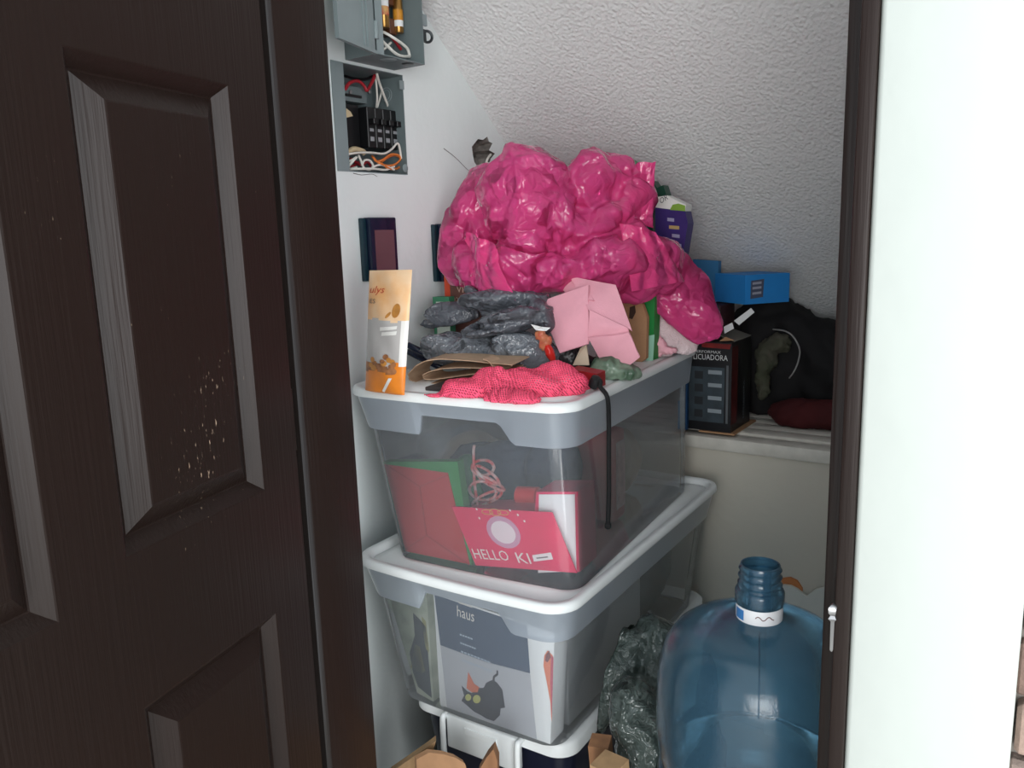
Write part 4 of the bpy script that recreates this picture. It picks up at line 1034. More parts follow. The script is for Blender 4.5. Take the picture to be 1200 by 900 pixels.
me = blob_mesh([Matrix.Translation(c + Vector((-0.01, 0.02, 0.02))) @ Matrix.Diagonal((0.035, 0.03, 0.03, 1)), Matrix.Translation(c + Vector((0.025, 0.03, 0.012))) @ Matrix.Diagonal((0.03, 0.03, 0.02, 1))], 0.004, crumple(26, 0.006, 31), floor_at(ZL1 + 0.0005))
tag(link('gift_wrap', me, mat('green_red_foil', (60, 84, 66), 0.3, rgb2=(150, 170, 150), vscale=24)), 'crumpled green and white gift wrap under the pink cloth corner', 'gift wrap')

# coral mesh drawstring bag with black cord
def mesh_fabric():
    m = bpy.data.materials.new('coral_mesh'); m.use_nodes = True; nt = m.node_tree; N, L = nt.nodes, nt.links
    bs = N['Principled BSDF']; bs.inputs['Roughness'].default_value = 0.6; bs.inputs['Specular IOR Level'].default_value = 0.2
    tc = N.new('ShaderNodeTexCoord'); mp = N.new('ShaderNodeMapping'); mp.inputs['Rotation'].default_value = (0, 0, 0.5)
    L.new(tc.outputs['Object'], mp.inputs['Vector']); sx = N.new('ShaderNodeSeparateXYZ'); L.new(mp.outputs[0], sx.inputs[0])
    def wave(sock, extra, f):
        a = N.new('ShaderNodeMath'); a.operation = 'MULTIPLY_ADD'; L.new(sock, a.inputs[0]); a.inputs[1].default_value = f
        if extra is not None:
            e_ = N.new('ShaderNodeMath'); e_.operation = 'MULTIPLY'; L.new(extra, e_.inputs[0]); e_.inputs[1].default_value = f * 0.9; L.new(e_.outputs[0], a.inputs[2])
        s_ = N.new('ShaderNodeMath'); s_.operation = 'SINE'; L.new(a.outputs[0], s_.inputs[0]); return s_.outputs[0]
    f = 2 * PI / 0.0062
    w1 = wave(sx.outputs['X'], None, f); w2 = wave(sx.outputs['Y'], sx.outputs['Z'], f)
    mu = N.new('ShaderNodeMath'); mu.operation = 'MULTIPLY'; L.new(w1, mu.inputs[0]); L.new(w2, mu.inputs[1])
    rp = N.new('ShaderNodeMapRange'); rp.inputs['From Min'].default_value = 0.12; rp.inputs['From Max'].default_value = 0.5; L.new(mu.outputs[0], rp.inputs[0])
    bs.inputs['Base Color'].default_value = (*lin((255, 92, 126)), 1)
    tr = N.new('ShaderNodeBsdfTransparent'); mx = N.new('ShaderNodeMixShader'); r2 = N.new('ShaderNodeMath'); r2.operation = 'MULTIPLY'; r2.inputs[1].default_value = 0.8
    L.new(rp.outputs[0], r2.inputs[0]); L.new(r2.outputs[0], mx.inputs[0]); L.new(bs.outputs[0], mx.inputs[1]); L.new(tr.outputs[0], mx.inputs[2])
    L.new(mx.outputs[0], N['Material Output'].inputs['Surface'])
    bp = N.new('ShaderNodeBump'); bp.inputs['Strength'].default_value = 0.5; bp.inputs['Distance'].default_value = 0.002; bp.invert = True
    L.new(mu.outputs[0], bp.inputs['Height']); L.new(bp.outputs[0], bs.inputs['Normal'])
    return m
M_MESH = mesh_fabric()
c0 = lidp(690, 452)
t = thing('mesh_bag', 'coral pink mesh drawstring bag lying along the front edge of the lid', 'drawstring bag', lidp(600, 470))
def ml(px, py, rx, h, rz=6, ry=0.036, dz=0.0):
    p_ = lidp(px, py); k = mpp(p_)
    return Matrix.Translation(p_ + Vector((0, 0, h * 0.45 + dz))) @ Matrix.Rotation(math.radians(rz), 4, 'Z') @ Matrix.Diagonal((rx * k, ry, h, 1))
me = blob_mesh([ml(508, 465, 16, 0.006, 2, 0.012), ml(545, 463, 32, 0.024), ml(580, 463, 40, 0.033), ml(620, 462, 44, 0.034), ml(655, 460, 36, 0.038, 12), ml(682, 456, 14, 0.018, 12, 0.02), ml(600, 470, 40, 0.014, 0, 0.03)], 0.004,
               lambda co: 0.007 * (np.abs(vnoise(co * np.array((9, 9, 34)) + np.array((0, 0, 1)) * (co[:, :1] * 60), 3)) - 0.4) + 0.006 * fnoise(co * np.array((12, 30, 30)), 5, 3), floor_at(ZL1 + 0.0006), 4)
link('bag_body', me, M_MESH, t)
c = lidp(697, 458); c.z = ZL1 + 0.016
b = MB(); b.lathe([(0.004, -0.012), (0.009, -0.010), (0.0105, 0), (0.009, 0.010), (0.004, 0.012)], c, (0.5, -0.2, 0.8), 14); b.build('toggle', mat('black_toggle', (26, 26, 28), 0.45), t, smooth=50)
nb = by_dir(M1, (1, 0, 0))
def side(px, py, off):                     # plane just outside the right wall of the top bin
    o = M1 @ Vector(((W1 + 0.016) / 2 + off, 0, 0)); r = ray(px, py); return CAM + r * ((o - CAM).dot(nb) / r.dot(nb))
cord = [c, c + Vector((0.014, -0.004, 0.004)), Vector((side(706, 456, 0.0).x - 0.004, side(706, 456, 0.0).y, Z1 + 0.008)), side(711.5, 465, 0.011), side(713.5, 490, 0.006), side(713.5, 530, 0.006), side(713.5, 575, 0.006), side(712.5, 612, 0.006)]
b = MB(); b.tube(cord, 0.0042, 8, 5); b.build('cord', mat('black_cord', (18, 18, 20), 0.8, bump=0.6, bscale=400), t, smooth=60)
b = MB(); b.lathe([(0.002, -0.007), (0.006, -0.004), (0.0066, 0), (0.006, 0.004), (0.002, 0.007)], side(712.5, 616, 0.006), (0.1, 0, 1), 10); b.build('cord_knot', MATS['black_cord'], t, smooth=60)

# boxes standing behind the grey bags
def upright(pxl, pxr, pyt, pyt2, y, depth, m, name, label, cat, dy=0.0):
    a, c_ = onY(pxl, pyt, y), onY(pxr, pyt2, y + dy)
    q = [Vector((a.x, a.y, ZL1 + 0.0005)), Vector((c_.x, c_.y, ZL1 + 0.0005)), c_, a]
    t = thing(name, label, cat, q[0]); b = MB(); b.prism(q, Vector((-0.03, 1, 0)).normalized() * depth); b.build('body', m, t)
    return t, qframe(q[0], q[1], q[3])
t, fr = upright(520, 562, 314, 316, 1.455, 0.05, mat('brown_print_card', (112, 74, 66), 0.5, var=0.25, vscale=40), 'printed_carton', 'brown carton with orange edge and pale lettering, behind the grey bags', 'box')
b = MB(); b.face([fr(u_, v_, 0.0005) for u_, v_ in ((0, 0), (0.16, 0), (0.16, 1), (0, 1))]); b.build('orange_edge', mat('orange_red_card', (202, 74, 44), 0.5), t, fix=False)
for tx, u_, v_, wd, hh in (('SIN', 0.2, 0.90, 0.5, 0.03), ('VIVAS', 0.34, 0.74, 0.62, 0.07), ('NO NATURAL', 0.2, 0.64, 0.76, 0.05), ('INTEGRAL', 0.2, 0.55, 0.76, 0.045)):
    lettering(tx, fr, u_, v_, wd, mat('tan_lettering', (206, 178, 160), 0.5), t, height=hh, h=0.0006 if fr.n.y < 0 else -0.0006)
t, fr = upright(507, 526, 348, 348, 1.42, 0.02, mat('green_edged_card', (66, 140, 104), 0.5), 'small_card_box', 'small green edged white card box against the wall behind the grey bags', 'box')
b = MB(); b.face([fr(u_, v_, 0.0006) for u_, v_ in ((0.2, 0.05), (1, 0.05), (1, 0.93), (0.2, 0.93))]); b.build('white_face', mat('mint_white_card', (214, 226, 214), 0.5), t, fix=False)

# kraft board and green gift bag right of the cloth
def on_lid_quad(pxs, y):  # points at depth y, those flagged 0 are put on the lid
    return [onY(px, py, y) for px, py in pxs]
yk = 1.60
q = [onY(x, y_, yk) for x, y_ in ((700, 436), (744, 434), (752, 428), (757, 420), (758, 372), (752, 355), (742, 347), (726, 345), (712, 349), (704, 358))]
for p_ in q: p_.z = max(p_.z, ZL1 + 0.001)
t = thing('kraft_board', 'brown kraft cardboard piece with rounded top beside the pink cloth', 'cardboard', q[0])
b = MB(); b.prism(q, Vector((0, 0.012, 0))); b.build('board', M_KRAFT, t)
b = MB(); b.prism([onY(x, y_, yk - 0.001) for x, y_ in ((738, 360), (744, 358), (745, 366), (741, 374), (737, 373))], Vector((0, 0.0005, 0))); b.build('slot_shade', mat('dark_brown', (60, 42, 32), 0.8), t)  # dark patch that paints the shadow inside the board's hole
q = [onY(x, y_, yk + 0.03) for x, y_ in ((728, 436), (765, 428), (768, 338), (724, 340))]
q[0].z = q[1].z = ZL1 + 0.001
t = thing('gift_bag', 'bright green gift bag standing behind the kraft cardboard', 'gift bag', q[0])
b = MB(); b.prism(q, Vector((0, 0.03, 0))); b.build('body', M_GREEN, t)
b = MB(); b.prism([onY(x, y_, yk + 0.029) for x, y_ in ((757, 428), (765, 426), (767, 392), (758, 394))], Vector((0, 0.0006, 0))); b.build('pale_print', mat('mint_print', (150, 200, 176), 0.5), t)

# pink folded felt cloth
M_FELT = mat('pink_felt', (232, 168, 182), 0.9, 0.1, var=0.06, vscale=30, bump=0.15, bscale=300)
def felt(TL, TR, BR, BL_, th, bul, parent, name, nu=14, nv=14, seed=0):
    b = MB(); n = (TR - TL).cross(BL_ - TL).normalized(); n = n if n.dot(CF) < 0 else -n
    g = [[None] * (nv + 1) for _ in range(nu + 1)]; k = [[None] * (nv + 1) for _ in range(nu + 1)]
    for i in range(nu + 1):
        for j in range(nv + 1):
            u_, v_ = i / nu, j / nv
            p_ = TL * (1 - u_) * (1 - v_) + TR * u_ * (1 - v_) + BL_ * (1 - u_) * v_ + BR * u_ * v_
            h = bul * math.sin(PI * u_) * (0.3 + 0.7 * math.sin(PI * v_)) + 0.0015 * math.sin(5 * u_ + 7 * v_ + seed)
            g[i][j] = b.bm.verts.new(p_ + n * (h + th / 2)); k[i][j] = b.bm.verts.new(p_ + n * (h - th / 2))
    for i in range(nu):
        for j in range(nv):
            b.bm.faces.new((g[i][j], g[i + 1][j], g[i + 1][j + 1], g[i][j + 1])); b.bm.faces.new((k[i][j + 1], k[i + 1][j + 1], k[i + 1][j], k[i][j]))
    for i in range(nu):
        for j_ in (0, nv): b.bm.faces.new((g[i][j_], k[i][j_], k[i + 1][j_], g[i + 1][j_]))
    for j in range(nv):
        for i_ in (0, nu): b.bm.faces.new((g[i_][j], k[i_][j], k[i_][j + 1], g[i_][j + 1]))
    return b.build(name, M_FELT, parent, smooth=45)
t = thing('felt_cloth', 'pale pink felt cloth folded over the pile below the pink bag', 'cloth', lidp(715, 441))
Y_ = onY
felt(Y_(630, 356, 1.395), Y_(690, 334, 1.40), Y_(690, 403, 1.37), Y_(657, 414, 1.36), 0.004, 0.010, t, 'left_fold', seed=1)
felt(Y_(668, 325, 1.43), Y_(722, 335, 1.425), Y_(741, 388, 1.395), Y_(690, 364, 1.38), 0.004, 0.008, t, 'right_fold', seed=2)
felt(Y_(691, 363, 1.375), Y_(736, 384, 1.39), Y_(738, 394, 1.39), Y_(689, 398, 1.372), 0.003, 0.006, t, 'middle_fold', seed=3)
felt(Y_(689, 396, 1.365), Y_(737, 389, 1.385), Y_(750, 418, 1.40), Y_(716, 441, 1.42), 0.004, 0.006, t, 'lower_fold', seed=4)
felt(Y_(655, 335, 1.44), Y_(676, 322, 1.44), Y_(696, 352, 1.39), Y_(672, 352, 1.40), 0.003, 0.006, t, 'top_fold', seed=5)

# white plush and pink fluff at the back corner of the lid
me = blob_mesh([lobe(782, 384, 20, 30, 1.70, 0.012, -30), lobe(800, 400, 20, 16, 1.72, 0.012, 30), lobe(772, 366, 10, 22, 1.70, 0.01, -10), lobe(778, 400, 18, 22, 1.70, 0.01, 0)], 0.005, lambda co: 0.002 * fnoise(co * 160, 3, 2), floor_at(ZL1 + 0.0006))
tag(link('plush_cloth', me, mat('white_plush', (226, 206, 208), 0.95, var=0.08, bump=0.8, bscale=300)), 'white plush cloth at the far right corner of the lid', 'cloth')
me = blob_mesh([lobe(774, 404, 7, 12, 1.665, 0.012, -15), lobe(783, 411, 12, 5, 1.67, 0.012), lobe(770, 412, 8, 6, 1.665, 0.01)], 0.003, crumple(70, 0.004, 91), floor_at(ZL1 + 0.0006))
tag(link('fluff_toy', me, mat('pink_fluff', (232, 172, 184), 0.95)), 'small pink fluffy scrap beside the white plush cloth', 'fluff')

# pouches standing behind the pink bag
yq = 1.745
q = [onY(x, y_, yq) for x, y_ in ((764, 244), (803, 238), (806, 262), (800, 300), (768, 300))]
b_ = [Vector((q[4].x, yq, ZL1 + 0.001)), Vector((q[3].x, yq, ZL1 + 0.001))]
t = thing('purple_pouch', 'purple pouch with white and lime top standing behind the pink bag', 'pouch', b_[0])
dpz = Vector((0, 0.035, 0))
b = MB(); b.prism([b_[0], b_[1], q[3], q[2], onY(803, 247, yq), onY(768, 243, yq)], dpz); b.build('body', mat('purple_film', (58, 44, 108), 0.35, var=0.15), t)
b = MB(); b.prism([onY(x, y_, yq - 0.0005) for x, y_ in ((767, 243), (764, 232), (781, 229), (795, 236), (804, 240), (803, 247.5))], dpz); top = b.build('top_band', mat('pouch_white_film', (222, 222, 218), 0.4), t)
b = MB(); b.face([onY(x, y_, yq - 0.0012) for x, y_ in ((785, 246), (788, 240), (795, 238.5), (803, 241), (803, 247.5))]); b.build('lime_print', mat('lime_film', (124, 160, 62), 0.4), t, fix=False)
fr = qframe(onY(773, 240, yq - 0.0014), onY(785, 232, yq - 0.0014), onY(771, 233, yq - 0.0014))
lettering('OR', fr, 0.1, 0.0, 0.75, mat('grey_lettering', (70, 72, 84), 0.5), t, height=0.9, h=0.0)
for (x, y_, w_, m_) in ((786, 257, 8, 'lilac_mark'), (790, 266, 12, 'gold_mark'), (792, 276, 9, 'lilac_mark'), (794, 287, 9, 'lilac_mark')):
    mm = mat('lilac_mark', (150, 146, 178), 0.5) if m_ == 'lilac_mark' else mat('gold_mark', (176, 150, 100), 0.5)
    b = MB(); b.face([onY(*p, yq - 0.0006) for p in ((x - w_ / 2, y_ - 2), (x + w_ / 2, y_ - 1), (x + w_ / 2, y_ + 3), (x - w_ / 2, y_ + 2))]); b.build('print_mark', mm, t, fix=False)
q = [onY(x, y_, 1.79) for x, y_ in ((757, 226), (765, 212), (770, 220), (777, 217), (785, 241), (768, 243), (765, 262))]
b = MB(); b.prism([Vector((q[0].x, 1.79, ZL1 + 0.001)), Vector((q[6].x, 1.79, ZL1 + 0.001))] + q[:0:-1] + [q[0]], Vector((0, 0.03, 0)))
tag(b.build('green_pouch', mat('dark_green_film', (22, 66, 52), 0.35)), 'dark green pouch with torn top, between pink bag and purple pouch', 'pouch')
q = [onY(x, y_, 1.66) for x, y_ in ((722, 205), (728, 190), (738, 187), (745, 193), (742, 205))]
b = MB(); b.prism([Vector((q[0].x, 1.66, ZL1 + 0.001)), Vector((q[4].x, 1.66, ZL1 + 0.001))] + q[::-1], Vector((0, 0.03, 0)))
tag(b.build('green_pouch', mat('bright_green_film', (30, 120, 62), 0.35)), 'bright green pouch, only its tip showing above the pink bag', 'pouch')

# the big pink plastic bag
M_PBAG = see_through('pink_bag_film', (255, 150, 200), (255, 92, 166), 0.62, 0.18, translucent=0.3, crease=0.4, cscale=15, bdist=0.010, facet=1.15, ior=1.5)
PB = [(618, 234, 54, 61, 1.42, 0.10, 6), (568, 236, 36, 46, 1.47, 0.07, 38), (540, 282, 26, 50, 1.45, 0.06, 8), (572, 268, 26, 40, 1.46, 0.07, 20),
      (558, 316, 26, 36, 1.41, 0.06, -24), (606, 322, 52, 36, 1.41, 0.07, 8), (648, 322, 48, 24, 1.43, 0.07, -22),
      (690, 222, 34, 46, 1.54, 0.08, 0), (720, 214, 34, 30, 1.58, 0.06, 24), (738, 236, 34, 26, 1.58, 0.05, -30),
      (672, 276, 50, 26, 1.50, 0.09, -10), (705, 262, 44, 26, 1.54, 0.08, -20), (705, 312, 58, 34, 1.50, 0.08, -14), (742, 286, 50, 26, 1.57, 0.06, 36), (765, 308, 40, 34, 1.60, 0.05, 40),
      (798, 342, 70, 35, 1.67, 0.032, 53), (742, 330, 34, 24, 1.56, 0.05, 6)]
def pinches(lst, base):
    """film folds that radiate from points where the bag is gathered"""
    P_ = [(onY(px, py, y), R_, n_, A_) for px, py, y, R_, n_, A_ in lst]
    def f(co):
        d = base(co)
        for k, (c, R_, n_, A_) in enumerate(P_):
            q = co - np.array(c); x = q @ np.array(CR); y = q @ np.array(CD); z = q @ np.array(CF)
            r = np.sqrt(x * x + y * y + 0.3 * z * z) + 1e-6
            th = np.arctan2(y, x) * n_ / (2 * PI) + 0.35 * vnoise(co * 9, 60 + k)
            tri = 0.5 - np.abs((th % 1.0) - 0.5) * 2
            w = np.exp(-((r - R_ * 0.7) / (R_ * 0.75)) ** 2) * np.clip(r / (R_ * 0.3), 0, 1)
            d = d + A_ * tri * w * 2 - 1.6 * A_ * np.exp(-(r / (R_ * 0.3)) ** 2)
        return d
    return f
PIN = [(578, 286, 1.36, 0.10, 6, 0.0055), (655, 296, 1.42, 0.10, 7, 0.0055), (702, 330, 1.44, 0.09, 6, 0.0050), (662, 225, 1.44, 0.08, 6, 0.0050), (735, 262, 1.50, 0.09, 7, 0.0055), (775, 345, 1.58, 0.11, 6, 0.0050), (620, 345, 1.35, 0.08, 7, 0.0044), (745, 200, 1.53, 0.06, 5, 0.0039), (600, 190, 1.36, 0.07, 5, 0.0033), (545, 330, 1.38, 0.08, 5, 0.0044)]
def pclamp(co):
    zmax = zs(co[:, 1]) - 0.012
    co[:, 2] = np.minimum(co[:, 2], zmax)
    co[:, 2] = np.maximum(co[:, 2], ZL1 + 0.02)
    return co
me = blob_mesh([lobe(*a[:4], a[4] + 0.015, *a[5:]) for a in PB], 0.0042, pinches(PIN, tents(8.0, 0.004, 120, fine=1.2)), pclamp, 2, hull=52, seed=3)
pb = thing('plastic_bag', 'large crumpled bright pink plastic bag on top of the pile', 'plastic bag', onY(650, 330, 1.5))
link('film', me, M_PBAG, pb)
def film_flap(TL, TR, BR, BL_, bul, seed, name='flap', nu=26, nv=26, th=0.0006):
    b = MB(); n = (TR - TL).cross(BL_ - TL).normalized(); n = n if n.dot(CF) < 0 else -n
    pts = np.array([TL * (1 - u) * (1 - v) + TR * u * (1 - v) + BL_ * (1 - u) * v + BR * u * v for u in np.linspace(0, 1, nu + 1) for v in np.linspace(0, 1, nv + 1)])
    d = tents(14, 0.007, seed, fine=0.8)(pts)
    uv = np.array([(u, v) for u in np.linspace(0, 1, nu + 1) for v in np.linspace(0, 1, nv + 1)])
    d = d + bul * np.sin(PI * uv[:, 0]) * (0.4 + 0.6 * np.sin(PI * uv[:, 1])) + 0.006 * np.abs(np.sin(uv[:, 0] * 7 + uv[:, 1] * 2 + seed))
    g = [b.bm.verts.new(Vector(p) + n * float(h)) for p, h in zip(pts, d)]; k = [b.bm.verts.new(Vector(p) + n * float(h - th)) for p, h in zip(pts, d)]
    I = lambda i, j: i * (nv + 1) + j
    for i in range(nu):
        for j in range(nv):
            b.bm.faces.new((g[I(i, j)], g[I(i + 1, j)], g[I(i + 1, j + 1)], g[I(i, j + 1)])); b.bm.faces.new((k[I(i, j + 1)], k[I(i + 1, j + 1)], k[I(i + 1, j)], k[I(i, j)]))
    for a_, c_ in [(I(i, j), I(i + 1, j)) for i in range(nu) for j in (0, nv)] + [(I(i, j), I(i, j + 1)) for j in range(nv) for i in (0, nu)]:
        b.bm.faces.new((g[a_], k[a_], k[c_], g[c_]))
    return b.build(name, M_PBAG, pb, smooth=60)
film_flap(onY(722, 200, 1.60), onY(769, 190, 1.61), onY(766, 268, 1.60), onY(720, 262, 1.545), 0.008, 3)
film_flap(onY(546, 270, 1.37), onY(580, 285, 1.345), onY(604, 352, 1.335), onY(552, 334, 1.36), 0.012, 7)
film_flap(onY(726, 262, 1.51), onY(768, 272, 1.55), onY(802, 330, 1.61), onY(740, 342, 1.50), 0.014, 9)
# ------------------------------------------------------------------ things on the ledge at the back
yb = YL + 0.012
A_ = onY(813, 400, yb); Bc = onY(858, 402, yb)
zb0 = ZL + 0.0045
hb = Bc.z
t = thing('appliance_box', 'black appliance carton with white lettering and open flaps on the ledge', 'box', Vector((A_.x, yb, zb0)))
xL, xR2 = A_.x - 0.012, Bc.x
yB = yb + 0.15
b = MB(); b.box((xL, yb, zb0), (xR2, yB, hb)); b.build('body', mat('black_glossy_card', (22, 22, 26), 0.4, var=0.2), t)
def bf(x, z): return Vector((x, yb - 0.0006, z))
fr = frame((xL, yb, zb0), (1, 0, 0), (0, 0, 1)); wB, hB = xR2 - xL, hb - zb0
patch([(0, 0.1 * hB), (wB * 0.84, 0.1 * hB), (wB * 0.84, hB * 0.72), (0, hB * 0.72)], fr, mat('grey_blue_print', (58, 70, 78), 0.5, var=0.4, vscale=30), t)
patch([(wB * 0.88, 0.1 * hB), (wB * 0.93, 0.1 * hB), (wB * 0.93, hB * 0.75), (wB * 0.88, hB * 0.75)], fr, mat('dim_grey_print', (90, 94, 98), 0.5), t)
M_PW = mat('white_lettering', (220, 222, 222), 0.5)
lettering('LICUADORA', fr, 0.012, hB * 0.80, wB * 0.80, M_PW, t, height=0.014)
lettering('PERFORMAX', fr, 0.014, hB * 0.875, wB * 0.62, M_PW, t, height=0.007)
for k in range(4):
    z_ = hB * (0.67 - 0.145 * k)
    patch([(wB * 0.46, z_ - 0.006), (wB * 0.78, z_ - 0.006), (wB * 0.78, z_ + 0.004), (wB * 0.46, z_ + 0.004)], fr, mat('pale_grey_print', (140, 150, 156), 0.5), t, h=0.0008)
    patch([(wB * 0.14, z_ - 0.02), (wB * 0.34, z_ - 0.02), (wB * 0.34, z_), (wB * 0.14, z_)], fr, mat('dark_grey_print', (34, 38, 42), 0.5), t, h=0.0008)
patch([(wB * 0.30, hB * 0.94), (wB * 0.95, hB * 0.93), (wB * 0.98, hB * 0.985), (wB * 0.3, hB * 0.99)], fr, mat('red_print', (140, 34, 30), 0.5, var=0.5, vscale=50), t, h=0.0008)
fs = frame((xR2, yb, zb0), (0, 1, 0), (0, 0, 1))
patch([(0.0, 0.02), (0.045, 0.02), (0.045, hB * 0.95), (0.0, hB * 0.95)], fs, mat('dark_red_print', (88, 24, 24), 0.5, var=0.6, vscale=30), t, h=0.0006)
frv = frame((xR2, yb + 0.10, zb0 + 0.02), (0, 0, 1), (0, -1, 0))
lettering('LICUADORA', frv, 0, 0, 0.10, MATS['pale_grey_print'], t, height=0.008, h=-0.0008 if frv.n.x < 0 else 0.0008)
M_FLAP = mat('grey_card_inside', (128, 124, 114), 0.7)
b = MB(); b.prism([Vector((xR2, yb + 0.02, hb)), Vector((xR2, yB, hb)), Vector((xR2 - 0.06, yB - 0.01, hb + 0.02)), Vector((xR2 - 0.06, yb + 0.04, hb + 0.016))], Vector((0, 0, 0.002))); b.build('flap', M_FLAP, t)
b = MB(); b.prism([onY(848, 383, yb + 0.03), onY(858, 378, yb + 0.03), onY(860, 385, yb + 0.03), onY(849, 391, yb + 0.03)], Vector((0, 0.001, 0))); b.build('flap_tab', M_WHITE, t)
b = MB(); b.prism([onY(860, 376, yb + 0.06), onY(880, 361, yb + 0.06), onY(884, 366, yb + 0.06), onY(866, 381, yb + 0.06)], Vector((0, 0.002, 0))); b.build('white_strap', M_WHITE, t)
b = MB(); b.prism([onY(843, 400, yb - 0.002), onY(850, 395, yb + 0.004), onY(860, 399, yb - 0.002)], Vector((0, 0.001, 0.001))); b.build('torn_flap', M_KRAFT, t)
b = MB(); b.box((xL + 0.03, yb - 0.006, ZL + 0.0004), (xR2 + 0.012, yB + 0.02, ZL + 0.0042))
tag(b.build('cardboard_sheet', M_KRAFT), 'brown cardboard sheet under the black appliance carton', 'cardboard')
b = MB(); b.box((xL - 0.016, yb - 0.002, ZL + 0.0005), (xL - 0.004, yb + 0.10, ZL + 0.13))
t = thing('blue_folder', 'thin blue folder standing left of the black appliance carton', 'folder', Vector((xL - 0.01, yb, ZL)))
b.build('cover', mat('navy_blue_card', (44, 84, 130), 0.5), t)
b = MB(); b.box((xL - 0.0275, yb - 0.004, ZL + 0.0005), (xL - 0.0165, yb + 0.10, ZL + 0.075)); b.build('page_edge', mat('sky_blue_card', (70, 150, 206), 0.5), t)
# dark bags
M_DBAG = mat('black_fabric', (20, 18, 20), 0.8, var=0.4, vscale=12)
def on_ledge(co):
    co[:, 2] = np.maximum(co[:, 2], ZL + 0.0015); co[:, 2] = np.minimum(co[:, 2], zs(co[:, 1]) - 0.008); return co
me = blob_mesh([ellipsoid((-0.66, yB + 0.17, ZL + 0.14), (0.16, 0.10, 0.20)), ellipsoid((-0.50, yB + 0.17, ZL + 0.12), (0.16, 0.09, 0.15)), ellipsoid((-0.36, yB + 0.17, ZL + 0.08), (0.14, 0.08, 0.13))], 0.012, crumple(7, 0.02, 201), on_ledge)
tag(link('duffel_bag', me, M_DBAG), 'black fabric bag in the dark corner of the ledge under the ceiling', 'bag')
me = blob_mesh([ellipsoid((-0.52, yB + 0.02, ZL + 0.03), (0.10, 0.05, 0.045)), ellipsoid((-0.42, yB + 0.03, ZL + 0.03), (0.12, 0.05, 0.05))], 0.008, crumple(12, 0.008, 211), on_ledge)
tag(link('red_cloth', me, mat('dark_red_fabric', (70, 14, 17), 0.85, var=0.4, vscale=10)), 'dark red cloth lying on the ledge before the black bag', 'cloth')
me = blob_mesh([lobe(898, 420, 15, 24, yB + 0.04, 0.025, 10), lobe(894, 448, 9, 22, yB + 0.035, 0.02), lobe(912, 402, 16, 13, yB + 0.045, 0.025)], 0.005, crumple(34, 0.006, 221), on_ledge, 1, hull=26, seed=11)
tag(link('toy_bundle', me, mat('grey_green_fabric', (78, 74, 64), 0.85, rgb2=(56, 62, 44), vscale=14)), 'grey green bundle right of the black appliance carton', 'bundle')
b = MB(); b.tube([onY(x, y_, yB + 0.022 + dy) for x, y_, dy in ((906, 386, 0.03), (920, 388, 0.01), (930, 395, 0), (937, 410, -0.002), (935, 425, 0), (930, 436, 0.004), (925, 443, 0.012))], 0.0022, 6, 5)
tag(b.build('cable', mat('grey_cable', (150, 148, 146), 0.5), smooth=60), 'thin pale cable looping in front of the black bag', 'cable')
# support under the blue box (its label lines are added with the box)
zq = onY(873, 357, yb + 0.05).z
b = MB(); b.box((-0.765, yb + 0.02, hb + 0.026), (-0.70, yb + 0.13, zq - 0.001), None, bev=0.004)
tag(b.build('dark_case', mat('maroon_case', (52, 18, 22), 0.6), smooth=40), 'dark maroon case between the appliance carton and the blue box', 'case')
# blue flat box
C0 = onY(873, 340, yb + 0.03); R1 = onY(925, 340, yb + 0.135); Lf = onY(838, 338, yb + 0.105)
za, zb_2 = onY(873, 357, yb + 0.03).z, onY(873, 322.5, yb + 0.03).z
C0.z = R1.z = Lf.z = za
rv = R1 - C0; lv = Lf - C0
hgt = Vector((0, 0, zb_2 - za))
t = thing('blue_box', 'flat bright blue box lying under the sloped ceiling', 'box', C0)
b = MB(); b.prism([C0, R1, R1 + lv, Lf], hgt); b.build('body', mat('bright_blue_card', (36, 128, 200), 0.5, var=0.06), t)
fr = qframe(C0, R1, C0 + hgt); sgb = 1 if fr.n.dot(CF) < 0 else -1
b = MB(); b.face([fr(u_, v_, 0.0006 * sgb) for u_, v_ in ((0.12, 0.18), (0.40, 0.22), (0.42, 0.84), (0.13, 0.80))]); lb_ = b.build('label', mat('blue_label', (70, 76, 96), 0.5), t, fix=False)
for v0 in (0.32, 0.5, 0.66):
    b = MB(); b.face([fr(u_, v_, 0.001 * sgb) for u_, v_ in ((0.16, v0), (0.36, v0 + 0.02), (0.36, v0 + 0.10), (0.16, v0 + 0.08))]); b.build('label_line', mat('label_grey', (150, 152, 166), 0.5), lb_, fix=False)
q = [onY(x, y_, yb + 0.12) for x, y_ in ((812, 330), (842, 330), (842, 306), (812, 304))]
b = MB(); b.prism([Vector((q[0].x, yb + 0.12, za)), Vector((q[1].x, yb + 0.12, za))] + q[2:], Vector((0, 0.02, 0)))
tag(b.build('blue_carton', mat('teal_blue_card', (44, 112, 158), 0.5)), 'smaller blue carton behind the pink bag, left of the flat blue box', 'box')

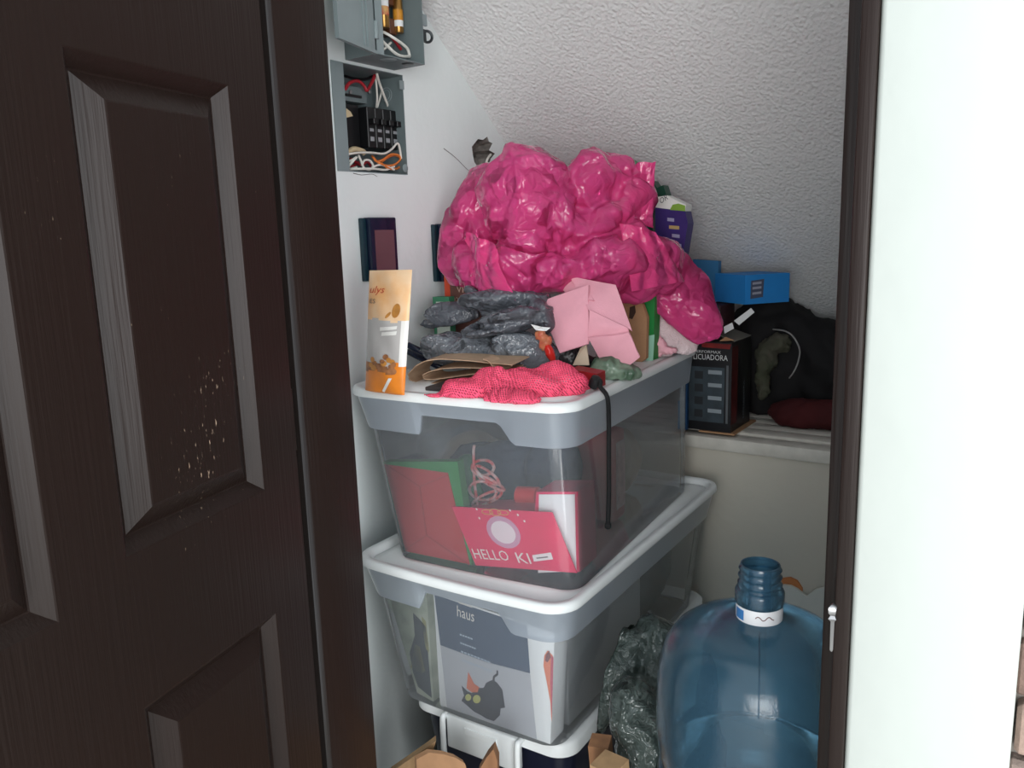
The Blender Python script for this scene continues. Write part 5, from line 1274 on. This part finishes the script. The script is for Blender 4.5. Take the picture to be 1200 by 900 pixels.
# ------------------------------------------------------------------ lower right: bottle, bags, offcuts
BX, BY = -0.300, 1.015
ZBT = 0.354
t = thing('water_bottle', 'large empty blue water bottle standing by the right door jamb', 'bottle', (BX, BY, ZBT))
M_BOT = see_through('blue_bottle_plastic', (158, 192, 208), (96, 142, 170), 0.17, 0.13, crease=0.06, cscale=60)
prof = [(0.085, 0.004), (0.118, 0.0), (0.128, 0.014), (0.131, 0.04), (0.131, 0.095), (0.124, 0.108), (0.121, 0.118), (0.124, 0.128), (0.131, 0.142), (0.134, 0.165), (0.134, 0.19), (0.131, 0.207), (0.120, 0.213), (0.131, 0.219), (0.133, 0.235), (0.1355, 0.262), (0.1355, 0.300), (0.1345, 0.335), (0.1305, 0.362), (0.123, 0.385), (0.111, 0.402), (0.095, 0.414), (0.078, 0.4215), (0.058, 0.426), (0.040, 0.4285), (0.0295, 0.431), (0.0285, 0.448), (0.0285, 0.4495),
        (0.0315, 0.4515), (0.032, 0.456), (0.032, 0.468), (0.0305, 0.471), (0.0275, 0.472), (0.0270, 0.476), (0.0290, 0.479), (0.0270, 0.482), (0.0265, 0.486), (0.0286, 0.489), (0.0265, 0.492), (0.0262, 0.496), (0.0280, 0.499), (0.0262, 0.502), (0.0255, 0.505), (0.0235, 0.505), (0.0235, 0.45), (0.025, 0.43)]
# refine the profile so that its curves are smooth
pr2 = []
for (r0, h0), (r1, h1) in zip(prof, prof[1:]):
    for k in range(2): pr2.append((r0 + (r1 - r0) * k / 2, h0 + (h1 - h0) * k / 2))
pr2.append(prof[-1])
b = MB(); b.lathe(pr2, (BX, BY, ZBT), n=72, cap1=False); b.build('body', M_BOT, t, smooth=60)
lz = ZBT + 0.4305
b = MB(); b.lathe([(0.0297, 0), (0.0302, 0.001), (0.0302, 0.019), (0.0297, 0.020)], (BX, BY, lz), n=40, cap0=False, cap1=False); lab = b.build('neck_label', mat('white_label', (226, 226, 228), 0.5), t, smooth=60)
def cyl(a, h, r): return Vector((BX + r * math.sin(a), BY - r * math.cos(a), lz + h))
av = math.atan2(-BX * -1 * -1, BY)  # direction of the camera seen from the bottle
a0 = math.atan2(-BX, BY)
b = MB()
for i in range(8):
    a1_, a2_ = a0 - 1.25 + 0.07 * i, a0 - 1.25 + 0.07 * (i + 1)
    b.face([cyl(a1_, 0.003, 0.0305), cyl(a2_, 0.003, 0.0305), cyl(a2_, 0.017, 0.0305), cyl(a1_, 0.017, 0.0305)])
b.build('label_print', mat('blue_label_print', (60, 120, 180), 0.5), lab, fix=False)
b = MB(); b.tube([cyl(a0 - 0.15 + 0.1 * i, 0.011 + 0.0025 * math.sin(i * 1.4), 0.0306) for i in range(9)], 0.0006, 5, 3); b.build('label_print', mat('label_script', (110, 70, 70), 0.5), lab)
b = MB(); b.tube([Vector((BX + (r_ + 0.0004) * math.sin(a0 + 0.02), BY - (r_ + 0.0004) * math.cos(a0 + 0.02), ZBT + h_)) for r_, h_ in ((0.040, 0.4285), (0.058, 0.426), (0.078, 0.4215), (0.095, 0.414), (0.111, 0.402), (0.123, 0.385), (0.1305, 0.362))], 0.0010, 6, 4)
b.build('mould_seam', M_BOT, t, smooth=60)
# crate carrying the bottle
t = thing('wooden_crate', 'slatted wooden crate under the water bottle', 'crate', (BX, BY, 0.0))
M_WOOD = mat('pale_wood', (176, 142, 104), 0.75, var=0.25, vscale=8, stretch=(6, 6, 0.6))
for k in range(4):
    b = MB(); b.box((BX - 0.13, BY - 0.105 + k * 0.055, 0.337), (BX + 0.14, BY - 0.058 + k * 0.055, 0.3535)); b.build('slat', M_WOOD, t)
for sx in (-1, 1):
    for sy in (-1, 1):
        b = MB(); b.box((BX + 0.005 + sx * 0.115 - 0.015, BY - 0.005 + sy * 0.095 - 0.015, 0.0), (BX + 0.005 + sx * 0.115 + 0.015, BY - 0.005 + sy * 0.095 + 0.015, 0.3368)); b.build('post', M_WOOD, t)
for sy in (-1, 1):
    b = MB(); b.box((BX - 0.094, BY - 0.005 + sy * 0.095 - 0.008, 0.12), (BX + 0.104, BY - 0.005 + sy * 0.095 + 0.008, 0.18)); b.build('slat', M_WOOD, t)
# white scalloped sheet and orange sheet against the back wall
yw_ = YL - 0.02
def bw_(px, py, yy=yw_): return onY(px, py, yy)
top = [(900, 692), (908, 688), (918, 686), (926, 687), (934, 691), (940, 696), (945, 699), (950, 695), (956, 691), (964, 689), (975, 688), (984, 692)]
tp = [bw_(*p) for p in top]
b = MB(); b.prism([Vector((tp[0].x, yw_, 0.0)), Vector((tp[-1].x, yw_, 0.0))] + tp[::-1], Vector((0, 0.010, 0)))
tag(b.build('scalloped_sheet', mat('white_foam', (214, 214, 206), 0.7, var=0.05)), 'white sheet with scalloped top edge standing against the back wall behind the bottle', 'sheet')
tp = [bw_(x, y_, YL - 0.008) for x, y_ in ((905, 690), (909, 683), (917, 678), (926, 677), (934, 681), (940, 690))]
b = MB(); b.prism([Vector((tp[0].x, YL - 0.008, 0.0)), Vector((tp[-1].x, YL - 0.008, 0.0))] + tp[::-1], Vector((0, 0.007, 0)))
tag(b.build('orange_sheet', mat('dull_orange', (196, 124, 74), 0.7)), 'dull orange sheet peeking above the white scalloped sheet', 'sheet')
# crumpled grey bags between the bins and the bottle
M_GB3 = see_through('grey_green_film', (130, 140, 136), (86, 98, 94), 0.8, 0.16, translucent=0.1, crease=0.4, cscale=34, facet=1.3, ior=1.6)
def fl0(co):
    co[:, 2] = np.maximum(co[:, 2], 0.001); co[:, 0] = np.maximum(co[:, 0], -0.642 + 0.0 * co[:, 1]); return co
me = blob_mesh([lobe(735, 770, 28, 42, 1.30, 0.05, 20), lobe(768, 745, 24, 24, 1.34, 0.05, 20), lobe(712, 810, 18, 52, 1.24, 0.04, 16), lobe(765, 790, 20, 30, 1.30, 0.05, 0), ellipsoid((-0.52, 1.32, 0.26), (0.07, 0.07, 0.28))], 0.006, tents(14, 0.006, 301, (1.5, 1.5, 0.6)), fl0, 1, hull=40, seed=7)
tag(link('plastic_bag', me, M_GB3), 'tall crumpled grey green plastic bag between the bins and the bottle, rear one', 'plastic bag', 'grey plastic bags on the floor')
me = blob_mesh([lobe(742, 838, 32, 42, 1.10, 0.05, 0), lobe(762, 870, 30, 46, 1.09, 0.05, 0), lobe(740, 880, 22, 40, 1.10, 0.04, 0), ellipsoid((-0.50, 1.10, 0.22), (0.055, 0.05, 0.24))], 0.006, tents(14, 0.006, 321, (1.5, 1.5, 0.7)), fl0, 1, hull=40, seed=8)
tag(link('plastic_bag', me, M_GB3), 'crumpled grey green plastic bag in front, touching the wood blocks', 'plastic bag', 'grey plastic bags on the floor')
# wood offcuts standing up
def offcut(pxs, y, m, name, label, d=0.05, n=None):
    tp = [onY(x, y_, y) for x, y_ in pxs]
    b = MB(); lo = min(p.x for p in tp); hi = max(p.x for p in tp)
    b.prism([Vector((tp[0].x, y, 0.0))] + tp + [Vector((tp[-1].x, y, 0.0))], Vector((-0.01, d, 0)))
    return tag(b.build(name, m), label, 'wood', 'wood offcuts')
M_OFF1 = mat('brown_wood', (150, 108, 76), 0.8, var=0.35, vscale=10, stretch=(5, 5, 0.7))
def beam(px, py, y, half, ax, tw, m, label):
    a = Vector(ax).normalized(); u = a.orthogonal().normalized(); w = a.cross(u)
    u2, w2 = u * math.cos(tw) + w * math.sin(tw), w * math.cos(tw) - u * math.sin(tw)
    c = onY(px, py, y); L_ = c.z / -a.z - 0.001
    b = MB(); b.loft([[c + a * t_ + (u2 * sx + w2 * sy) * half for sx, sy in ((-1, -1), (1, -1), (1, 1), (-1, 1))] for t_ in (0.0, L_ - 0.03)])
    return tag(b.build('wood_offcut', m), label, 'wood', 'wood offcuts')
beam(703, 868, 1.03, 0.016, (0.02, 0.10, -1), 0.5, M_OFF1, 'dark brown square wood block end beside the grey bags, upper of two')
beam(714, 893, 0.975, 0.021, (0.03, 0.06, -1), 0.9, M_WOOD, 'pale square wood block end beside the grey bags, lower of two')
offcut([(458, 905), (480, 890), (500, 876), (511, 868), (508, 880), (500, 892)], 1.00, M_WOOD, 'wood_offcut', 'pale pointed plank tip beside the wall, left of the bottom bin', 0.012)
offcut([(488, 890), (503, 882), (520, 884), (534, 888), (545, 895), (548, 905)], 0.975, M_KRAFT, 'cardboard_piece', 'ragged brown cardboard edge in front of the bottom bin', 0.006)['category'] = 'cardboard'
del bpy.data.objects['cardboard_piece']['group']
offcut([(560, 905), (570, 888), (578, 878), (583, 892), (583, 905)], 0.985, M_OFF1, 'wood_offcut', 'small pointed brown splinter in front of the white latch', 0.02)
